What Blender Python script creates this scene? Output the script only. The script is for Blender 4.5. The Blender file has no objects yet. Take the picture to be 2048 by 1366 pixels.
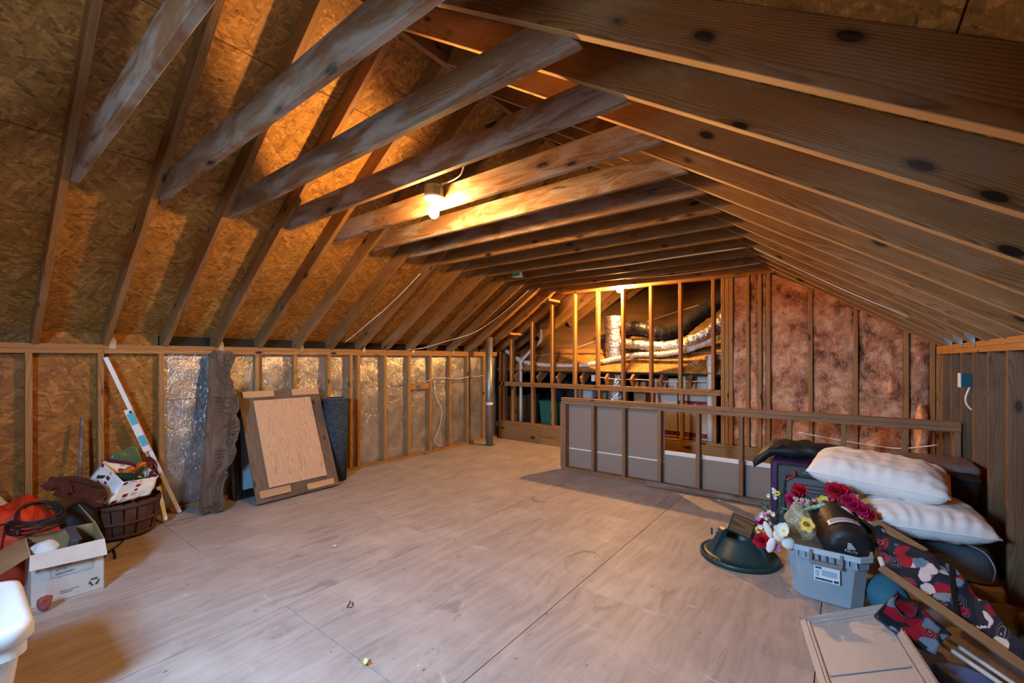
import bpy, bmesh, math, random
from mathutils import Vector, Matrix, noise
random.seed(7)
scene = bpy.context.scene
C = scene.collection
# ------------------------------------------------------------------ camera, world, light, exposure
FPX = 868.0
cam = bpy.data.cameras.new('camera'); cam_o = bpy.data.objects.new('camera', cam); C.objects.link(cam_o)
cam.sensor_width = 36.0; cam.lens = FPX / 2048 * 36.0
cam.shift_y = 35.0 / 2048; cam.clip_start = 0.02; cam.clip_end = 100
cam_o.location = (0, 0, 1.40)
cam_o.rotation_euler = (math.radians(90), 0, math.atan(666 / 868))
scene.camera = cam_o
SKY = 245.0
LAMP1, LAMP2 = 2000.0, 4600.0
world = bpy.data.worlds.new('overcast_sky'); scene.world = world; world.use_nodes = True
bg = world.node_tree.nodes['Background']
wn_ = world.node_tree.nodes; wl_ = world.node_tree.links
w_co = wn_.new('ShaderNodeTexCoord'); w_sep = wn_.new('ShaderNodeSeparateXYZ'); w_rmp = wn_.new('ShaderNodeValToRGB')
wl_.new(w_co.outputs['Generated'], w_sep.inputs[0]); wl_.new(w_sep.outputs['Z'], w_rmp.inputs[0])
w_rmp.color_ramp.elements[0].position = 0.0; w_rmp.color_ramp.elements[0].color = (.06, .075, .085, 1)   # ground below the horizon
w_rmp.color_ramp.elements[1].position = 0.02; w_rmp.color_ramp.elements[1].color = (.355, .65, 1.0, 1)      # overcast sky above it
wl_.new(w_rmp.outputs[0], bg.inputs[0]); bg.inputs[1].default_value = SKY
scene.view_settings.view_transform = 'Standard'; scene.view_settings.look = 'None'
scene.view_settings.exposure = 0.0; scene.view_settings.gamma = 1.0
scene.view_settings.use_curve_mapping = False
cy = scene.cycles
cy.use_denoising = True; cy.max_bounces = 5; cy.diffuse_bounces = 3; cy.glossy_bounces = 2
cy.use_adaptive_sampling = True; cy.adaptive_threshold = 0.075; cy.adaptive_min_samples = 10
cy.transmission_bounces = 6; cy.transparent_max_bounces = 10
cy.caustics_reflective = False; cy.caustics_refractive = False; cy.sample_clamp_indirect = 6.0
# the rear gable window: daylight portal in its opening
WIN = (-1.86, -1.38, 1.42, 2.20, -0.95)     # x0 x1 z0 z1 y
pl = bpy.data.lights.new('window_portal', 'AREA'); pl.shape = 'RECTANGLE'
pl.size = WIN[1] - WIN[0]; pl.size_y = WIN[3] - WIN[2]; pl.cycles.is_portal = True
po = bpy.data.objects.new('window_portal', pl); C.objects.link(po)
po.location = ((WIN[0] + WIN[1]) / 2, WIN[4] - 0.03, (WIN[2] + WIN[3]) / 2)
po.rotation_euler = (math.radians(90), 0, 0)

# ------------------------------------------------------------------ helpers
def link(o, parent=None):
    C.objects.link(o)
    if parent is not None: o.parent = parent
    return o
def empty(name, loc=(0, 0, 0)):
    o = bpy.data.objects.new(name, None); o.location = loc; o.empty_display_size = 0.05
    return link(o)
def thing(name, label, cat, loc=(0, 0, 0), rotz=0, group=None):
    o = empty(name, loc); o.rotation_euler = (0, 0, rotz)
    o['label'] = label; o['category'] = cat
    if group: o['group'] = group
    return o
def tag(o, label, cat, group=None):
    o['label'] = label; o['category'] = cat
    if group: o['group'] = group
    return o
def reparent(o, p):
    o.matrix_basis = p.matrix_basis.inverted() @ o.matrix_basis; o.parent = p; return o
def structure(name, label=None):
    o = empty(name); o['kind'] = 'structure'
    if label: o['label'] = label
    return o
def smooth(me):
    me.polygons.foreach_set('use_smooth', [True] * len(me.polygons))
def mobj(name, verts, faces, mat, parent=None, sm=False, M=None):
    me = bpy.data.meshes.new(name); me.from_pydata([tuple(v) for v in verts], [], [tuple(f) for f in faces]); me.update()
    if mat: me.materials.append(mat)
    if sm: smooth(me)
    o = bpy.data.objects.new(name, me)
    if M is not None: o.matrix_local = M
    return link(o, parent)
def bobj(name, bm, mat, parent=None, sm=False, M=None, recalc=True):
    if recalc: bmesh.ops.recalc_face_normals(bm, faces=bm.faces)
    me = bpy.data.meshes.new(name); bm.to_mesh(me); bm.free()
    for m in (mat if isinstance(mat, (list, tuple)) else [mat]): me.materials.append(m)
    if sm: smooth(me)
    o = bpy.data.objects.new(name, me)
    if M is not None: o.matrix_local = M
    return link(o, parent)
_boxes = {}
def cbox_data(L, w, d, c=0.002):
    """chamfered box, centred, dims L (x) w (y) d (z)"""
    hx, hy, hz = L / 2, w / 2, d / 2
    c = min(c, hx * .4, hy * .4, hz * .4)
    V, idx = [], {}
    for sx in (-1, 1):
        for sy in (-1, 1):
            for sz in (-1, 1):
                for a in range(3):
                    p = [sx * hx, sy * hy, sz * hz]
                    for b in range(3):
                        if b != a: p[b] -= (sx, sy, sz)[b] * c
                    idx[(sx, sy, sz, a)] = len(V); V.append(p)
    Fc = []
    def q(*k): Fc.append(tuple(idx[i] for i in k))
    for s in (-1, 1):
        q((s, -1, -1, 0), (s, 1, -1, 0), (s, 1, 1, 0), (s, -1, 1, 0))
        q((-1, s, -1, 1), (1, s, -1, 1), (1, s, 1, 1), (-1, s, 1, 1))
        q((-1, -1, s, 2), (1, -1, s, 2), (1, 1, s, 2), (-1, 1, s, 2))
        for t in (-1, 1):
            q((s, t, -1, 0), (s, t, 1, 0), (s, t, 1, 1), (s, t, -1, 1))
            q((s, -1, t, 0), (s, 1, t, 0), (s, 1, t, 2), (s, -1, t, 2))
            q((-1, s, t, 1), (1, s, t, 1), (1, s, t, 2), (-1, s, t, 2))
            for r in (-1, 1):
                q((s, t, r, 0), (s, t, r, 1), (s, t, r, 2))
    return V, Fc
def cbox_mesh(L, w, d, mat, c=0.002, under=None):
    k = (round(L, 3), round(w, 3), round(d, 3), mat.name, c, under)
    if k not in _boxes:
        V, Fc = cbox_data(L, w, d, c)
        bm = bmesh.new(); vs = [bm.verts.new(v) for v in V]
        for f in Fc: bm.faces.new([vs[i] for i in f])
        bmesh.ops.recalc_face_normals(bm, faces=bm.faces)
        me = bpy.data.meshes.new('board'); bm.to_mesh(me); bm.free(); me.materials.append(mat)
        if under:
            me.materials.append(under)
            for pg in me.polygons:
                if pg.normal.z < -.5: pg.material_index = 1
        _boxes[k] = me
    return _boxes[k]
def frame(a, b, up):
    x = (Vector(b) - Vector(a)).normalized(); z = Vector(up); z = (z - x * z.dot(x)).normalized(); y = z.cross(x)
    return Matrix((x, y, z)).transposed().to_4x4(), (Vector(b) - Vector(a)).length
def beam(name, a, b, w, d, mat, parent=None, up=(0, 0, 1), c=0.002, under=None):
    """board from a to b (centre line); w across, d along up"""
    R, L = frame(a, b, up)
    o = bpy.data.objects.new(name, cbox_mesh(L, w, d, mat, c, under))
    o.matrix_local = Matrix.Translation((Vector(a) + Vector(b)) / 2) @ R
    return link(o, parent)
def box(name, x0, x1, y0, y1, z0, z1, mat, parent=None, c=0.002):
    o = bpy.data.objects.new(name, cbox_mesh(x1 - x0, y1 - y0, z1 - z0, mat, c))
    o.location = ((x0 + x1) / 2, (y0 + y1) / 2, (z0 + z1) / 2)
    return link(o, parent)
def tube_bm(bm, pts, r, n=10, cap=True, rfun=None):
    """sweep a circle along pts (parallel transport)"""
    pts = [Vector(p) for p in pts]; rings = []
    t0 = (pts[1] - pts[0]).normalized()
    u = t0.orthogonal().normalized()
    for i, p in enumerate(pts):
        t = (pts[min(i + 1, len(pts) - 1)] - pts[max(i - 1, 0)]).normalized()
        u = (u - t * u.dot(t)).normalized(); v = t.cross(u)
        rr = r if rfun is None else rfun(i / (len(pts) - 1), i)
        rings.append([bm.verts.new(p + (u * math.cos(2 * math.pi * k / n) + v * math.sin(2 * math.pi * k / n)) * rr) for k in range(n)])
    for A, B in zip(rings, rings[1:]):
        for k in range(n): bm.faces.new((A[k], A[(k + 1) % n], B[(k + 1) % n], B[k]))
    if cap:
        bm.faces.new(rings[0][::-1]); bm.faces.new(rings[-1])
    return rings
def spline(ctrl, per=8):
    P = [Vector(p) for p in ctrl]; out = []
    for i in range(len(P) - 1):
        p0 = P[max(i - 1, 0)]; p1 = P[i]; p2 = P[i + 1]; p3 = P[min(i + 2, len(P) - 1)]
        for k in range(per):
            t = k / per
            out.append(0.5 * ((2 * p1) + (p2 - p0) * t + (2 * p0 - 5 * p1 + 4 * p2 - p3) * t * t + (3 * p1 - p0 - 3 * p2 + p3) * t ** 3))
    out.append(P[-1]); return out
def tube(name, ctrl, r, mat, parent=None, n=8, per=8, curved=True, M=None):
    bm = bmesh.new(); tube_bm(bm, spline(ctrl, per) if curved else ctrl, r, n)
    return bobj(name, bm, mat, parent, True, M)
def lathe_bm(bm, prof, n=24, cap0=False, cap1=False):
    rings = []
    for r, z in prof: rings.append([bm.verts.new((r * math.cos(2 * math.pi * k / n), r * math.sin(2 * math.pi * k / n), z)) for k in range(n)])
    for A, B in zip(rings, rings[1:]):
        for k in range(n): bm.faces.new((A[k], A[(k + 1) % n], B[(k + 1) % n], B[k]))
    if cap0: bm.faces.new(rings[0])
    if cap1: bm.faces.new(rings[-1])
    return rings
def prism_bm(bm, outline, t, axis='z'):
    """2-D outline (x,y) extruded 0..t"""
    lo = [bm.verts.new((x, y, 0)) for x, y in outline]; hi = [bm.verts.new((x, y, t)) for x, y in outline]
    n = len(outline); bm.faces.new(lo[::-1]); bm.faces.new(hi)
    for k in range(n): bm.faces.new((lo[k], lo[(k + 1) % n], hi[(k + 1) % n], hi[k]))
def pose(ox, x, y=None, z=None):
    """matrix with origin ox and column axes"""
    M = Matrix((Vector(x), Vector(y), Vector(z))).transposed().to_4x4(); M.translation = Vector(ox); return M

def textmesh(name, s, size, M, mat, parent, align='CENTER'):
    cu = bpy.data.curves.new(name, 'FONT'); cu.body = s; cu.size = size; cu.align_x = align; cu.extrude = .0003; cu.resolution_u = 2
    o = bpy.data.objects.new(name, cu); C.objects.link(o); bpy.context.view_layer.update()
    me = bpy.data.meshes.new_from_object(o.evaluated_get(bpy.context.evaluated_depsgraph_get())); C.objects.unlink(o); bpy.data.objects.remove(o)
    me.materials.clear(); me.materials.append(mat); o = bpy.data.objects.new(name, me); o.matrix_local = M; return link(o, parent)
# ------------------------------------------------------------------ materials
class NT:
    def __init__(s, name):
        s.m = bpy.data.materials.new(name); s.m.use_nodes = True; s.t = s.m.node_tree; s.N = s.t.nodes; s.L = s.t.links
        s.b = s.N['Principled BSDF']
    def n(s, kind, **kw):
        nd = s.N.new('ShaderNode' + kind)
        for k, v in kw.items(): setattr(nd, k, v)
        return nd
    def put(s, sock, v):
        if isinstance(v, bpy.types.NodeSocket): s.L.new(v, sock)
        elif v is not None:
            if hasattr(sock.default_value, '__len__') and not hasattr(v, '__len__'): v = (v,) * len(sock.default_value)
            if hasattr(sock.default_value, '__len__') and len(sock.default_value) == 4 and len(v) == 3: v = tuple(v) + (1,)
            sock.default_value = v
    def coord(s, kind='Object'):
        return s.n('TexCoord').outputs[kind]
    def rnd(s): return s.n('ObjectInfo').outputs['Random']
    def mapping(s, vec, scale=(1, 1, 1), loc=None, rot=None):
        m = s.n('Mapping'); s.put(m.inputs[0], vec); s.put(m.inputs['Scale'], scale)
        if loc is not None: s.put(m.inputs['Location'], loc)
        if rot is not None: s.put(m.inputs['Rotation'], rot)
        return m.outputs[0]
    def noise(s, vec, scale=5, detail=3, rough=.5, dist=0, out=0):
        x = s.n('TexNoise'); s.put(x.inputs['Vector'], vec); s.put(x.inputs['Scale'], scale); s.put(x.inputs['Detail'], detail)
        s.put(x.inputs['Roughness'], rough); s.put(x.inputs['Distortion'], dist); return x.outputs[out]
    def vor(s, vec, scale=5, feature='F1', out='Distance', rand=1.0):
        x = s.n('TexVoronoi', feature=feature); s.put(x.inputs['Vector'], vec); s.put(x.inputs['Scale'], scale); s.put(x.inputs['Randomness'], rand)
        return x.outputs[out]
    def math(s, op, a, b=None, c=None):
        x = s.n('Math', operation=op); s.put(x.inputs[0], a)
        if b is not None: s.put(x.inputs[1], b)
        if c is not None: s.put(x.inputs[2], c)
        return x.outputs[0]
    def vmath(s, op, a, b=None):
        x = s.n('VectorMath', operation=op); s.put(x.inputs[0], a)
        if b is not None: s.put(x.inputs[1], b)
        return x.outputs['Value'] if op in ('LENGTH', 'DOT_PRODUCT', 'DISTANCE') else x.outputs[0]
    def ramp(s, fac, stops, interp='LINEAR'):
        x = s.n('ValToRGB'); s.put(x.inputs[0], fac); r = x.color_ramp; r.interpolation = interp
        while len(r.elements) < len(stops): r.elements.new(0.5)
        for e, (p, c) in zip(r.elements, stops):
            e.position = p; e.color = (c, c, c, 1) if not hasattr(c, '__len__') else tuple(c) + (1,) if len(c) == 3 else c
        return x.outputs[0]
    def mix(s, fac, a, b, mode='MIX'):
        x = s.n('Mix', data_type='RGBA', blend_type=mode); s.put(x.inputs[0], fac); s.put(x.inputs[6], a); s.put(x.inputs[7], b)
        return x.outputs[2]
    def sep(s, v):
        x = s.n('SeparateXYZ'); s.put(x.inputs[0], v); return x.outputs
    def comb(s, x=0, y=0, z=0):
        c = s.n('CombineXYZ'); s.put(c.inputs[0], x); s.put(c.inputs[1], y); s.put(c.inputs[2], z); return c.outputs[0]
    def bump(s, h, strength=.3, dist=.01):
        x = s.n('Bump'); s.put(x.inputs['Height'], h); s.put(x.inputs['Strength'], strength); s.put(x.inputs['Distance'], dist)
        s.L.new(x.outputs[0], s.b.inputs['Normal'])
    def done(s, col=None, rough=.6, metal=0, spec=.3, **kw):
        if col is not None: s.put(s.b.inputs['Base Color'], col)
        s.put(s.b.inputs['Roughness'], rough); s.put(s.b.inputs['Metallic'], metal); s.put(s.b.inputs['Specular IOR Level'], spec)
        for k, v in kw.items(): s.put(s.b.inputs[k.replace('_', ' ')], v)
        return s.m
def plain(name, col, rough=.6, metal=0, spec=.3, bump=0, bscale=40, var=.0, **kw):
    t = NT(name); c = t.coord()
    col_s = col
    if var:
        n = t.noise(c, bscale * .15, 3); col_s = t.mix(t.ramp(n, [(.3, 0), (.7, 1)]), tuple(k * (1 - var) for k in col), tuple(min(1, k * (1 + var)) for k in col))
    if bump: t.bump(t.noise(c, bscale, 4), bump, .01)
    return t.done(col_s, rough, metal, spec, **kw)
def wood(name, light, dark, rings=55, knots=1.0, dust=0.0, dustcol=(.50, .53, .54), rough=.62, tone=.35, stain=.25, swap=False):
    """sawn lumber; grain along the board's local x (y when swapped)"""
    t = NT(name); c = t.coord(); r = t.rnd()
    if swap:
        q = t.sep(c); c = t.comb(q[1], q[0], q[2])
    off = t.comb(t.math('MULTIPLY', r, 37.3), t.math('MULTIPLY', r, 11.7), t.math('MULTIPLY', r, 23.1))
    p = t.vmath('ADD', c, off)
    low = t.noise(t.mapping(p, (.9, 3.5, 3.5)), 1.0, 2, .5, 0, 1)          # slow wander of the pith
    q = t.vmath('ADD', t.vmath('MULTIPLY', c, (0.0, 1, 1)), t.vmath('MULTIPLY', t.vmath('SUBTRACT', low, (.5, .5, .5)), (0, .10, .10)))
    q = t.vmath('ADD', q, t.comb(0, t.math('MULTIPLY', t.math('SUBTRACT', r, .5), .12), t.math('ADD', t.math('MULTIPLY', r, .06), .02)))
    rad = t.vmath('LENGTH', q)
    fr = t.math('FRACT', t.math('ADD', t.math('MULTIPLY', rad, rings * 3.2), t.math('MULTIPLY', t.noise(t.mapping(p, (2, 30, 30)), 1, 2), .45)))
    g = t.ramp(fr, [(0, .15), (.55, .45), (.86, 1), (1, .2)])
    fine = t.noise(t.mapping(p, (3, 110, 110)), 1, 3, .6)
    g = t.math('ADD', t.math('MULTIPLY', g, .55), t.math('MULTIPLY', fine, .5))
    col = t.mix(t.ramp(g, [(.15, 0), (.85, 1)]), light, dark)
    # board to board tone and blotches
    blot = t.noise(t.mapping(p, (1.3, 5, 5)), 1, 3)
    col = t.mix(t.math('MULTIPLY', t.ramp(blot, [(.42, 0), (.7, 1)]), stain), col, tuple(k * .45 for k in dark))
    col = t.mix(t.math('MULTIPLY', r, tone), col, t.mix(.5, col, dark, 'MULTIPLY'))
    if knots:
        k = t.vor(t.mapping(p, (3.2, 8, 8)), 1.0, 'F1')
        kk = t.ramp(k, [(0, 1), (.095 * knots, 1), (.115 * knots, .45), (.19 * knots, 0)])
        col = t.mix(kk, col, tuple(k * .11 for k in dark))
    if dust:
        dn = t.noise(t.mapping(p, (2.2, 9, 9)), 1, 5, .65, .6)
        col = t.mix(t.math('MULTIPLY', t.ramp(dn, [(.45, 0), (.62, 1)]), dust), col, dustcol)
    return t.done(col, rough, 0, .25)
def osb(name, light=(.47, .25, .060), dark=(.12, .055, .013), s=1.0):
    """strand board: layers of flakes turned at random, cell by cell"""
    t = NT(name); c = t.coord(); r = t.rnd()
    p = t.vmath('ADD', c, t.comb(t.math('MULTIPLY', r, 17.0), t.math('MULTIPLY', r, 9.0), t.math('MULTIPLY', r, 5.0)))
    p = t.vmath('ADD', p, t.vmath('MULTIPLY', t.vmath('SUBTRACT', t.noise(p, 14, 2, .5, 0, 1), (.5, .5, .5)), (.014, .014, .014)))
    cols = []
    def layer(rot, sc, seed):
        m = t.mapping(t.mapping(p, (1, 1, 1), (seed, seed * 2.1, 0), (0, 0, rot)), sc)
        v = t.n('TexVoronoi', feature='F1'); t.put(v.inputs['Vector'], m); t.put(v.inputs['Scale'], s)
        rv = t.sep(v.outputs['Color'])
        return rv[0], rv[1], None
    a0, a1, ast = layer(.25, (11, 44, 44), 1.3)
    b0, b1, bst = layer(-.7, (10, 38, 38), 4.1)
    d0, d1, dst = layer(1.2, (10, 40, 40), 7.7)
    val = t.mix(t.math('GREATER_THAN', b1, .52), a0, b0)
    val = t.mix(t.math('GREATER_THAN', d1, .72), val, d0)
    fine = t.noise(t.mapping(p, (22, 70, 70)), 1, 3, .7, 1.2)
    val = t.math('ADD', t.math('MULTIPLY', val, .62), t.math('MULTIPLY', t.ramp(fine, [(.3, 0), (.7, 1)]), .5))
    big = t.noise(p, 1.6, 3)
    col = t.ramp(val, [(.05, dark), (.30, tuple(a * .55 + b * .45 for a, b in zip(light, dark))), (.72, light), (1.0, tuple(min(1, a * 1.45 + .03) for a in light))])
    col = t.mix(t.math('MULTIPLY', t.ramp(big, [(.4, 0), (.75, 1)]), .45), col, t.mix(1, col, (.5, .36, .26), 'MULTIPLY'))
    cr = t.ramp(t.vor(p, 26, 'F1'), [(.0, 1), (.14, 0)])
    col = t.mix(t.math('MULTIPLY', cr, t.ramp(t.noise(p, 9), [(.5, 0), (.6, .9)])), col, tuple(k * .2 for k in dark))
    return t.done(col, .55, 0, .35)

M_raft = wood('rafter_pine', (.45, .25, .088), (.175, .08, .026), 50, 1.0, .18, (.42, .36, .30), stain=.35)
M_stud = wood('stud_pine', (.52, .29, .105), (.27, .125, .038), 40, 1.0, 0, stain=.2)
M_tie = wood('dusty_pine', (.36, .215, .12), (.15, .075, .038), 55, 1.15, .62, (.40, .42, .43), stain=.5)
M_pony = wood('pony_pine', (.38, .21, .10), (.20, .095, .042), 45, .9, .10, (.35, .3, .26), stain=.3)
M_rim = wood('rim_pine', (.48, .29, .11), (.24, .12, .04), 26, 1.35, 0, stain=.3)
M_old = wood('old_stud', (.27, .155, .075), (.12, .062, .028), 45, 1.0, .10, (.30, .27, .24), stain=.5)
M_edge = wood('planed_lit_edge', (.66, .43, .20), (.44, .25, .10), 45, .6, 0, stain=.1)  # clean planed wood, with lamp light and floor bounce put into its paleness
M_osb = osb('strand_board', s=1.3)
M_osb_wall = osb('strand_board_wall', (.37, .150, .020), (.115, .042, .008), 1.0)
def floor_mat():
    t = NT('plywood_floor'); c = t.coord(); r = t.rnd()
    p = t.vmath('ADD', c, t.comb(t.math('MULTIPLY', r, 13.0), t.math('MULTIPLY', r, 29.0), 0))
    w = t.vmath('ADD', p, t.vmath('MULTIPLY', t.vmath('SUBTRACT', t.noise(t.mapping(p, (2.2, .9, 1)), 1.3, 2, .5, 0, 1), (.5, .5, .5)), (.22, .05, 0)))
    grain = t.noise(t.mapping(w, (20, 2.0, 1)), 1, 4, .6)
    fr = t.math('FRACT', t.math('MULTIPLY', t.sep(w)[0], 16))
    ring = t.ramp(fr, [(0, 0), (.75, .3), (.92, 1), (1, 0)])
    col = t.mix(t.ramp(grain, [(.28, 0), (.72, 1)]), (.315, .275, .255), (.445, .402, .382))
    col = t.mix(t.math('MULTIPLY', ring, .16), col, (.30, .19, .14))
    blot = t.noise(p, 2.4, 5, .62)
    col = t.mix(t.math('MULTIPLY', t.ramp(blot, [(.47, 0), (.68, 1)]), .5), col, (.56, .51, .475))
    scuff = t.noise(t.mapping(p, (7, 2.2, 1)), 1, 6, .75, 1.2)
    col = t.mix(t.math('MULTIPLY', t.ramp(scuff, [(.57, 0), (.68, 1)]), .6), col, (.20, .17, .165))
    wht = t.noise(t.mapping(p, (3.1, 9, 1), (5, 3, 0)), 1, 6, .7, 1.0)
    col = t.mix(t.math('MULTIPLY', t.ramp(wht, [(.64, 0), (.72, 1)]), .55), col, (.70, .68, .66))
    spot = t.ramp(t.vor(t.mapping(p, (1, .55, 1)), 13, 'F1'), [(.0, 1), (.055, .8), (.085, 0)])
    col = t.mix(t.math('MULTIPLY', spot, t.ramp(t.noise(p, 5), [(.48, 0), (.56, 1)])), col, (.12, .09, .085))
    ringst = t.ramp(t.vor(t.mapping(w, (1.0, .6, 1)), 1.15, 'F1'), [(.10, 0), (.125, 1), (.14, 0)])
    col = t.mix(t.math('MULTIPLY', ringst, t.ramp(t.noise(p, 3.3, 4), [(.5, 0), (.62, .75)])), col, (.13, .12, .125))
    return t.done(col, t.ramp(grain, [(0, .62), (1, .45)]), 0, .35)
M_floor = floor_mat()
def foil_mat():
    t = NT('foil_facing'); c = t.coord(); r = t.rnd()
    p = t.vmath('ADD', c, t.comb(t.math('MULTIPLY', r, 7.0), t.math('MULTIPLY', r, 3.0), 0))
    n1 = t.noise(t.mapping(p, (1.0, 1.6, 1), None, (0, 0, .5)), 22, 2, .6, 2.2); n2 = t.noise(p, 5, 2, .6)
    rd = t.n('TexNoise', noise_type='RIDGED_MULTIFRACTAL'); t.put(rd.inputs['Vector'], p); t.put(rd.inputs['Scale'], 9.0); t.put(rd.inputs['Detail'], 2.0)
    h = t.math('ADD', t.math('ADD', t.math('MULTIPLY', n1, .5), t.math('MULTIPLY', n2, 1.0)), t.math('MULTIPLY', rd.outputs[0], .35))
    t.bump(h, .5, .02)
    col = t.mix(t.ramp(n2, [(.35, 0), (.7, 1)]), (.48, .48, .48), (.72, .73, .74))
    return t.done(col, t.ramp(n1, [(.3, .26), (.7, .42)]), .9, .5)
M_foil = foil_mat()
M_felt = plain('roofing_felt', (.03, .028, .026), .9)
M_galv = plain('galvanized_steel', (.30, .33, .36), .45, .8, var=.15, bscale=60, bump=.05)
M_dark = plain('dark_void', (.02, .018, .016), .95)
def drywall_mat():
    t = NT('drywall_paper'); c = t.coord()
    n = t.noise(c, 120, 2); col = t.mix(n, (.265, .205, .165), (.33, .265, .22)); return t.done(col, .85, 0, .15)
M_dry = drywall_mat()
M_gyp = plain('gypsum_white', (.80, .79, .76), .8)
M_ply = wood('brown_plywood', (.27, .155, .075), (.13, .068, .03), 20, .35, .1, (.3, .24, .2), stain=.5)
def insul_mat():
    t = NT('pink_fiberglass'); c = t.coord(); r = t.rnd()
    p = t.vmath('ADD', c, t.comb(t.math('MULTIPLY', r, 7.0), t.math('MULTIPLY', r, 5.0), t.math('MULTIPLY', r, 3.0)))
    n = t.noise(p, 5, 5, .72, .4); n2 = t.noise(p, 2.2, 2, .6); fib = t.noise(t.mapping(p, (38, 38, 11)), 1, 3, .7, 1.6)
    col = t.ramp(n, [(.35, (.15, .05, .026)), (.44, (.46, .18, .085)), (.55, (.74, .36, .19)), (.67, (.92, .62, .42))])
    col = t.mix(t.ramp(n2, [(.52, 0), (.74, .4)]), col, (.24, .15, .09))
    col = t.mix(t.math('MULTIPLY', t.ramp(fib, [(.52, 0), (.66, 1)]), .5), col, (.86, .62, .48))
    t.bump(n, .9, .02)
    return t.done(col, .95, 0, .1, Sheen_Weight=.25)
M_insul = insul_mat()
# ------------------------------------------------------------------ room shell
XL, XR, YB, YR = -4.90, 0.715, 5.95, -0.95
XC = (XL + XR) / 2; PITCH = 0.655; ZP = 1.51; PT = 1.522
N_ = math.hypot(1, PITCH); ZRIDGE = ZP + PITCH * (XC - XL)
RY = [0.41 + 0.4015 * i for i in range(-3, 23)]
def zi(y): return 1.20 + 0.667 * (y - 6.05)          # deck of the house roof this gable was built onto
# floor
fl = structure('floor')
def panel(x0, x1, y0, y1): box('plywood_panel', x0 + .0020, x1 - .0020, y0 + .0016, y1 - .0016, -0.018, 0, M_floor, fl, .0005)
cols = [(-5.02, -3.715, (-1.9, -.55, 1.12, 3.56, 6.05)), (-3.715, -2.514, (-1.9, -.1, 2.34, 4.78, 6.05)), (-2.514, -1.31, (-1.9, 1.172, 3.61, 6.05)),
        (-1.31, -.106, (-1.9, -.08, 2.36, 4.80, 6.05)), (-.106, .90, (-1.9, 1.14, 3.58, 6.05))]
for x0, x1, ys in cols:
    for a, b in zip(ys, ys[1:]): panel(x0, x1, a, b)
box('subfloor', -5.6, 1.5, -2.3, 6.1, -.30, -.0185, M_dark, fl)
# ceiling: two slopes
ce = structure('ceiling')
def slope(side, d, y, off=0.0):
    """point d metres in from the knee wall face, off above the rafter underside (perpendicular)"""
    x = d - PITCH / N_ * off; z = ZP + PITCH * d + off / N_
    return Vector((XL + x if side < 0 else XR - x, y, z))
DR = XC - XL
for i, y in enumerate(RY):
    for side in (-1, 1):
        d0 = -0.085
        if y > YB + .02:
            d0 = max(d0, (zi(y) - ZP) / PITCH + .02)
            if side > 0 and y > 6.9: continue
        if d0 > DR - .3: continue
        up = slope(side, 1, y, 1) - slope(side, 1, y, 0)
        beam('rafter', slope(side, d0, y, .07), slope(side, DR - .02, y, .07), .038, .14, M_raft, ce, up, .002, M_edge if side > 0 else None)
def deck_panel(side, d0, d1, y0, y1):
    a = slope(side, (d0 + d1) / 2, y0 + .002, .1465); b = slope(side, (d0 + d1) / 2, y1 - .002, .1465)
    up = slope(side, 1, 0, 1) - slope(side, 1, 0, 0)
    beam('sheathing_panel', a, b, (d1 - d0) * N_ - .004, .012, M_osb, ce, up, .001)
for side in (-1, 1):
    rows = [(-.22, .62), (.62, 1.53), (1.53, 2.29), (2.29, 2.90)]
    for k, (d0, d1) in enumerate(rows):
        ys = [-1.0, -.35, 2.055, 4.46, 6.87, 9.3] if k % 2 else [-1.0, .85, 3.26, 5.67, 8.1, 9.3]
        for a, b in zip(ys, ys[1:]): deck_panel(side, d0, d1, a, b)
    up = slope(side, 1, 0, 1) - slope(side, 1, 0, 0)
    beam('roofing_felt', slope(side, 1.3, -1.0, .18), slope(side, 1.3, 9.6, .18), 3.9, .05, M_felt, ce, up)
beam('ridge_board', (XC, -.99, ZRIDGE + .08), (XC, 9.2, ZRIDGE + .08), .038, .19, M_raft, ce)
TZ = 2.42
for i, y in enumerate(RY):
    if y > YB or y < -.2: continue
    dt = (TZ - ZP) / PITCH
    jit = random.uniform(-.008, .008)
    # tie cut back along both slopes
    e = .148 / PITCH
    bm = bmesh.new()
    L = XR - XL - 2 * dt
    yy = y + .0195
    o2 = [(-L / 2 + .0, 0), (L / 2, 0), (L / 2 - e + .09, .148), (-L / 2 + e - .09, .148)]
    prism_bm(bm, o2, .038)
    bmesh.ops.bevel(bm, geom=list(bm.edges), offset=.004, segments=1, affect='EDGES')
    bobj('collar_tie', bm, M_tie if i < 10 else M_raft, ce, M=pose((XC, yy + .038, TZ + jit), (1, 0, 0), (0, 0, 1), (0, -1, 0)))
# ------------------------------------------------------------------ left knee wall
wl = structure('wall_left')
def stud_y(par, x0, x1, y, z0, z1, mat, w=.038): beam('stud', ((x0 + x1) / 2, y, z0), ((x0 + x1) / 2, y, z1), w, x1 - x0, mat, par, (1, 0, 0))
ST = [-1.63 + .402 * k for k in range(19)]
for y in ST: stud_y(wl, XL - .089, XL, y, .038, PT - .076, M_stud)
stud_y(wl, XL - .089, XL, 3.087, .038, PT - .076, M_stud)
stud_y(wl, XL - .089, XL - .004, 2.02, .038, PT - .076, M_old); stud_y(wl, XL - .089, XL - .004, 5.64, .038, PT - .076, M_old)
def long_y(name, x0, x1, z0, z1, ys, mat, par):
    for a, b in zip(ys, ys[1:]): beam(name, ((x0 + x1) / 2, a + .001, (z0 + z1) / 2), ((x0 + x1) / 2, b - .001, (z0 + z1) / 2), x1 - x0, z1 - z0, mat, par)
long_y('top_plate', XL - .089, XL, PT - .038, PT, (-1.75, 1.6, 4.9, 5.95), M_stud, wl)
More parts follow.
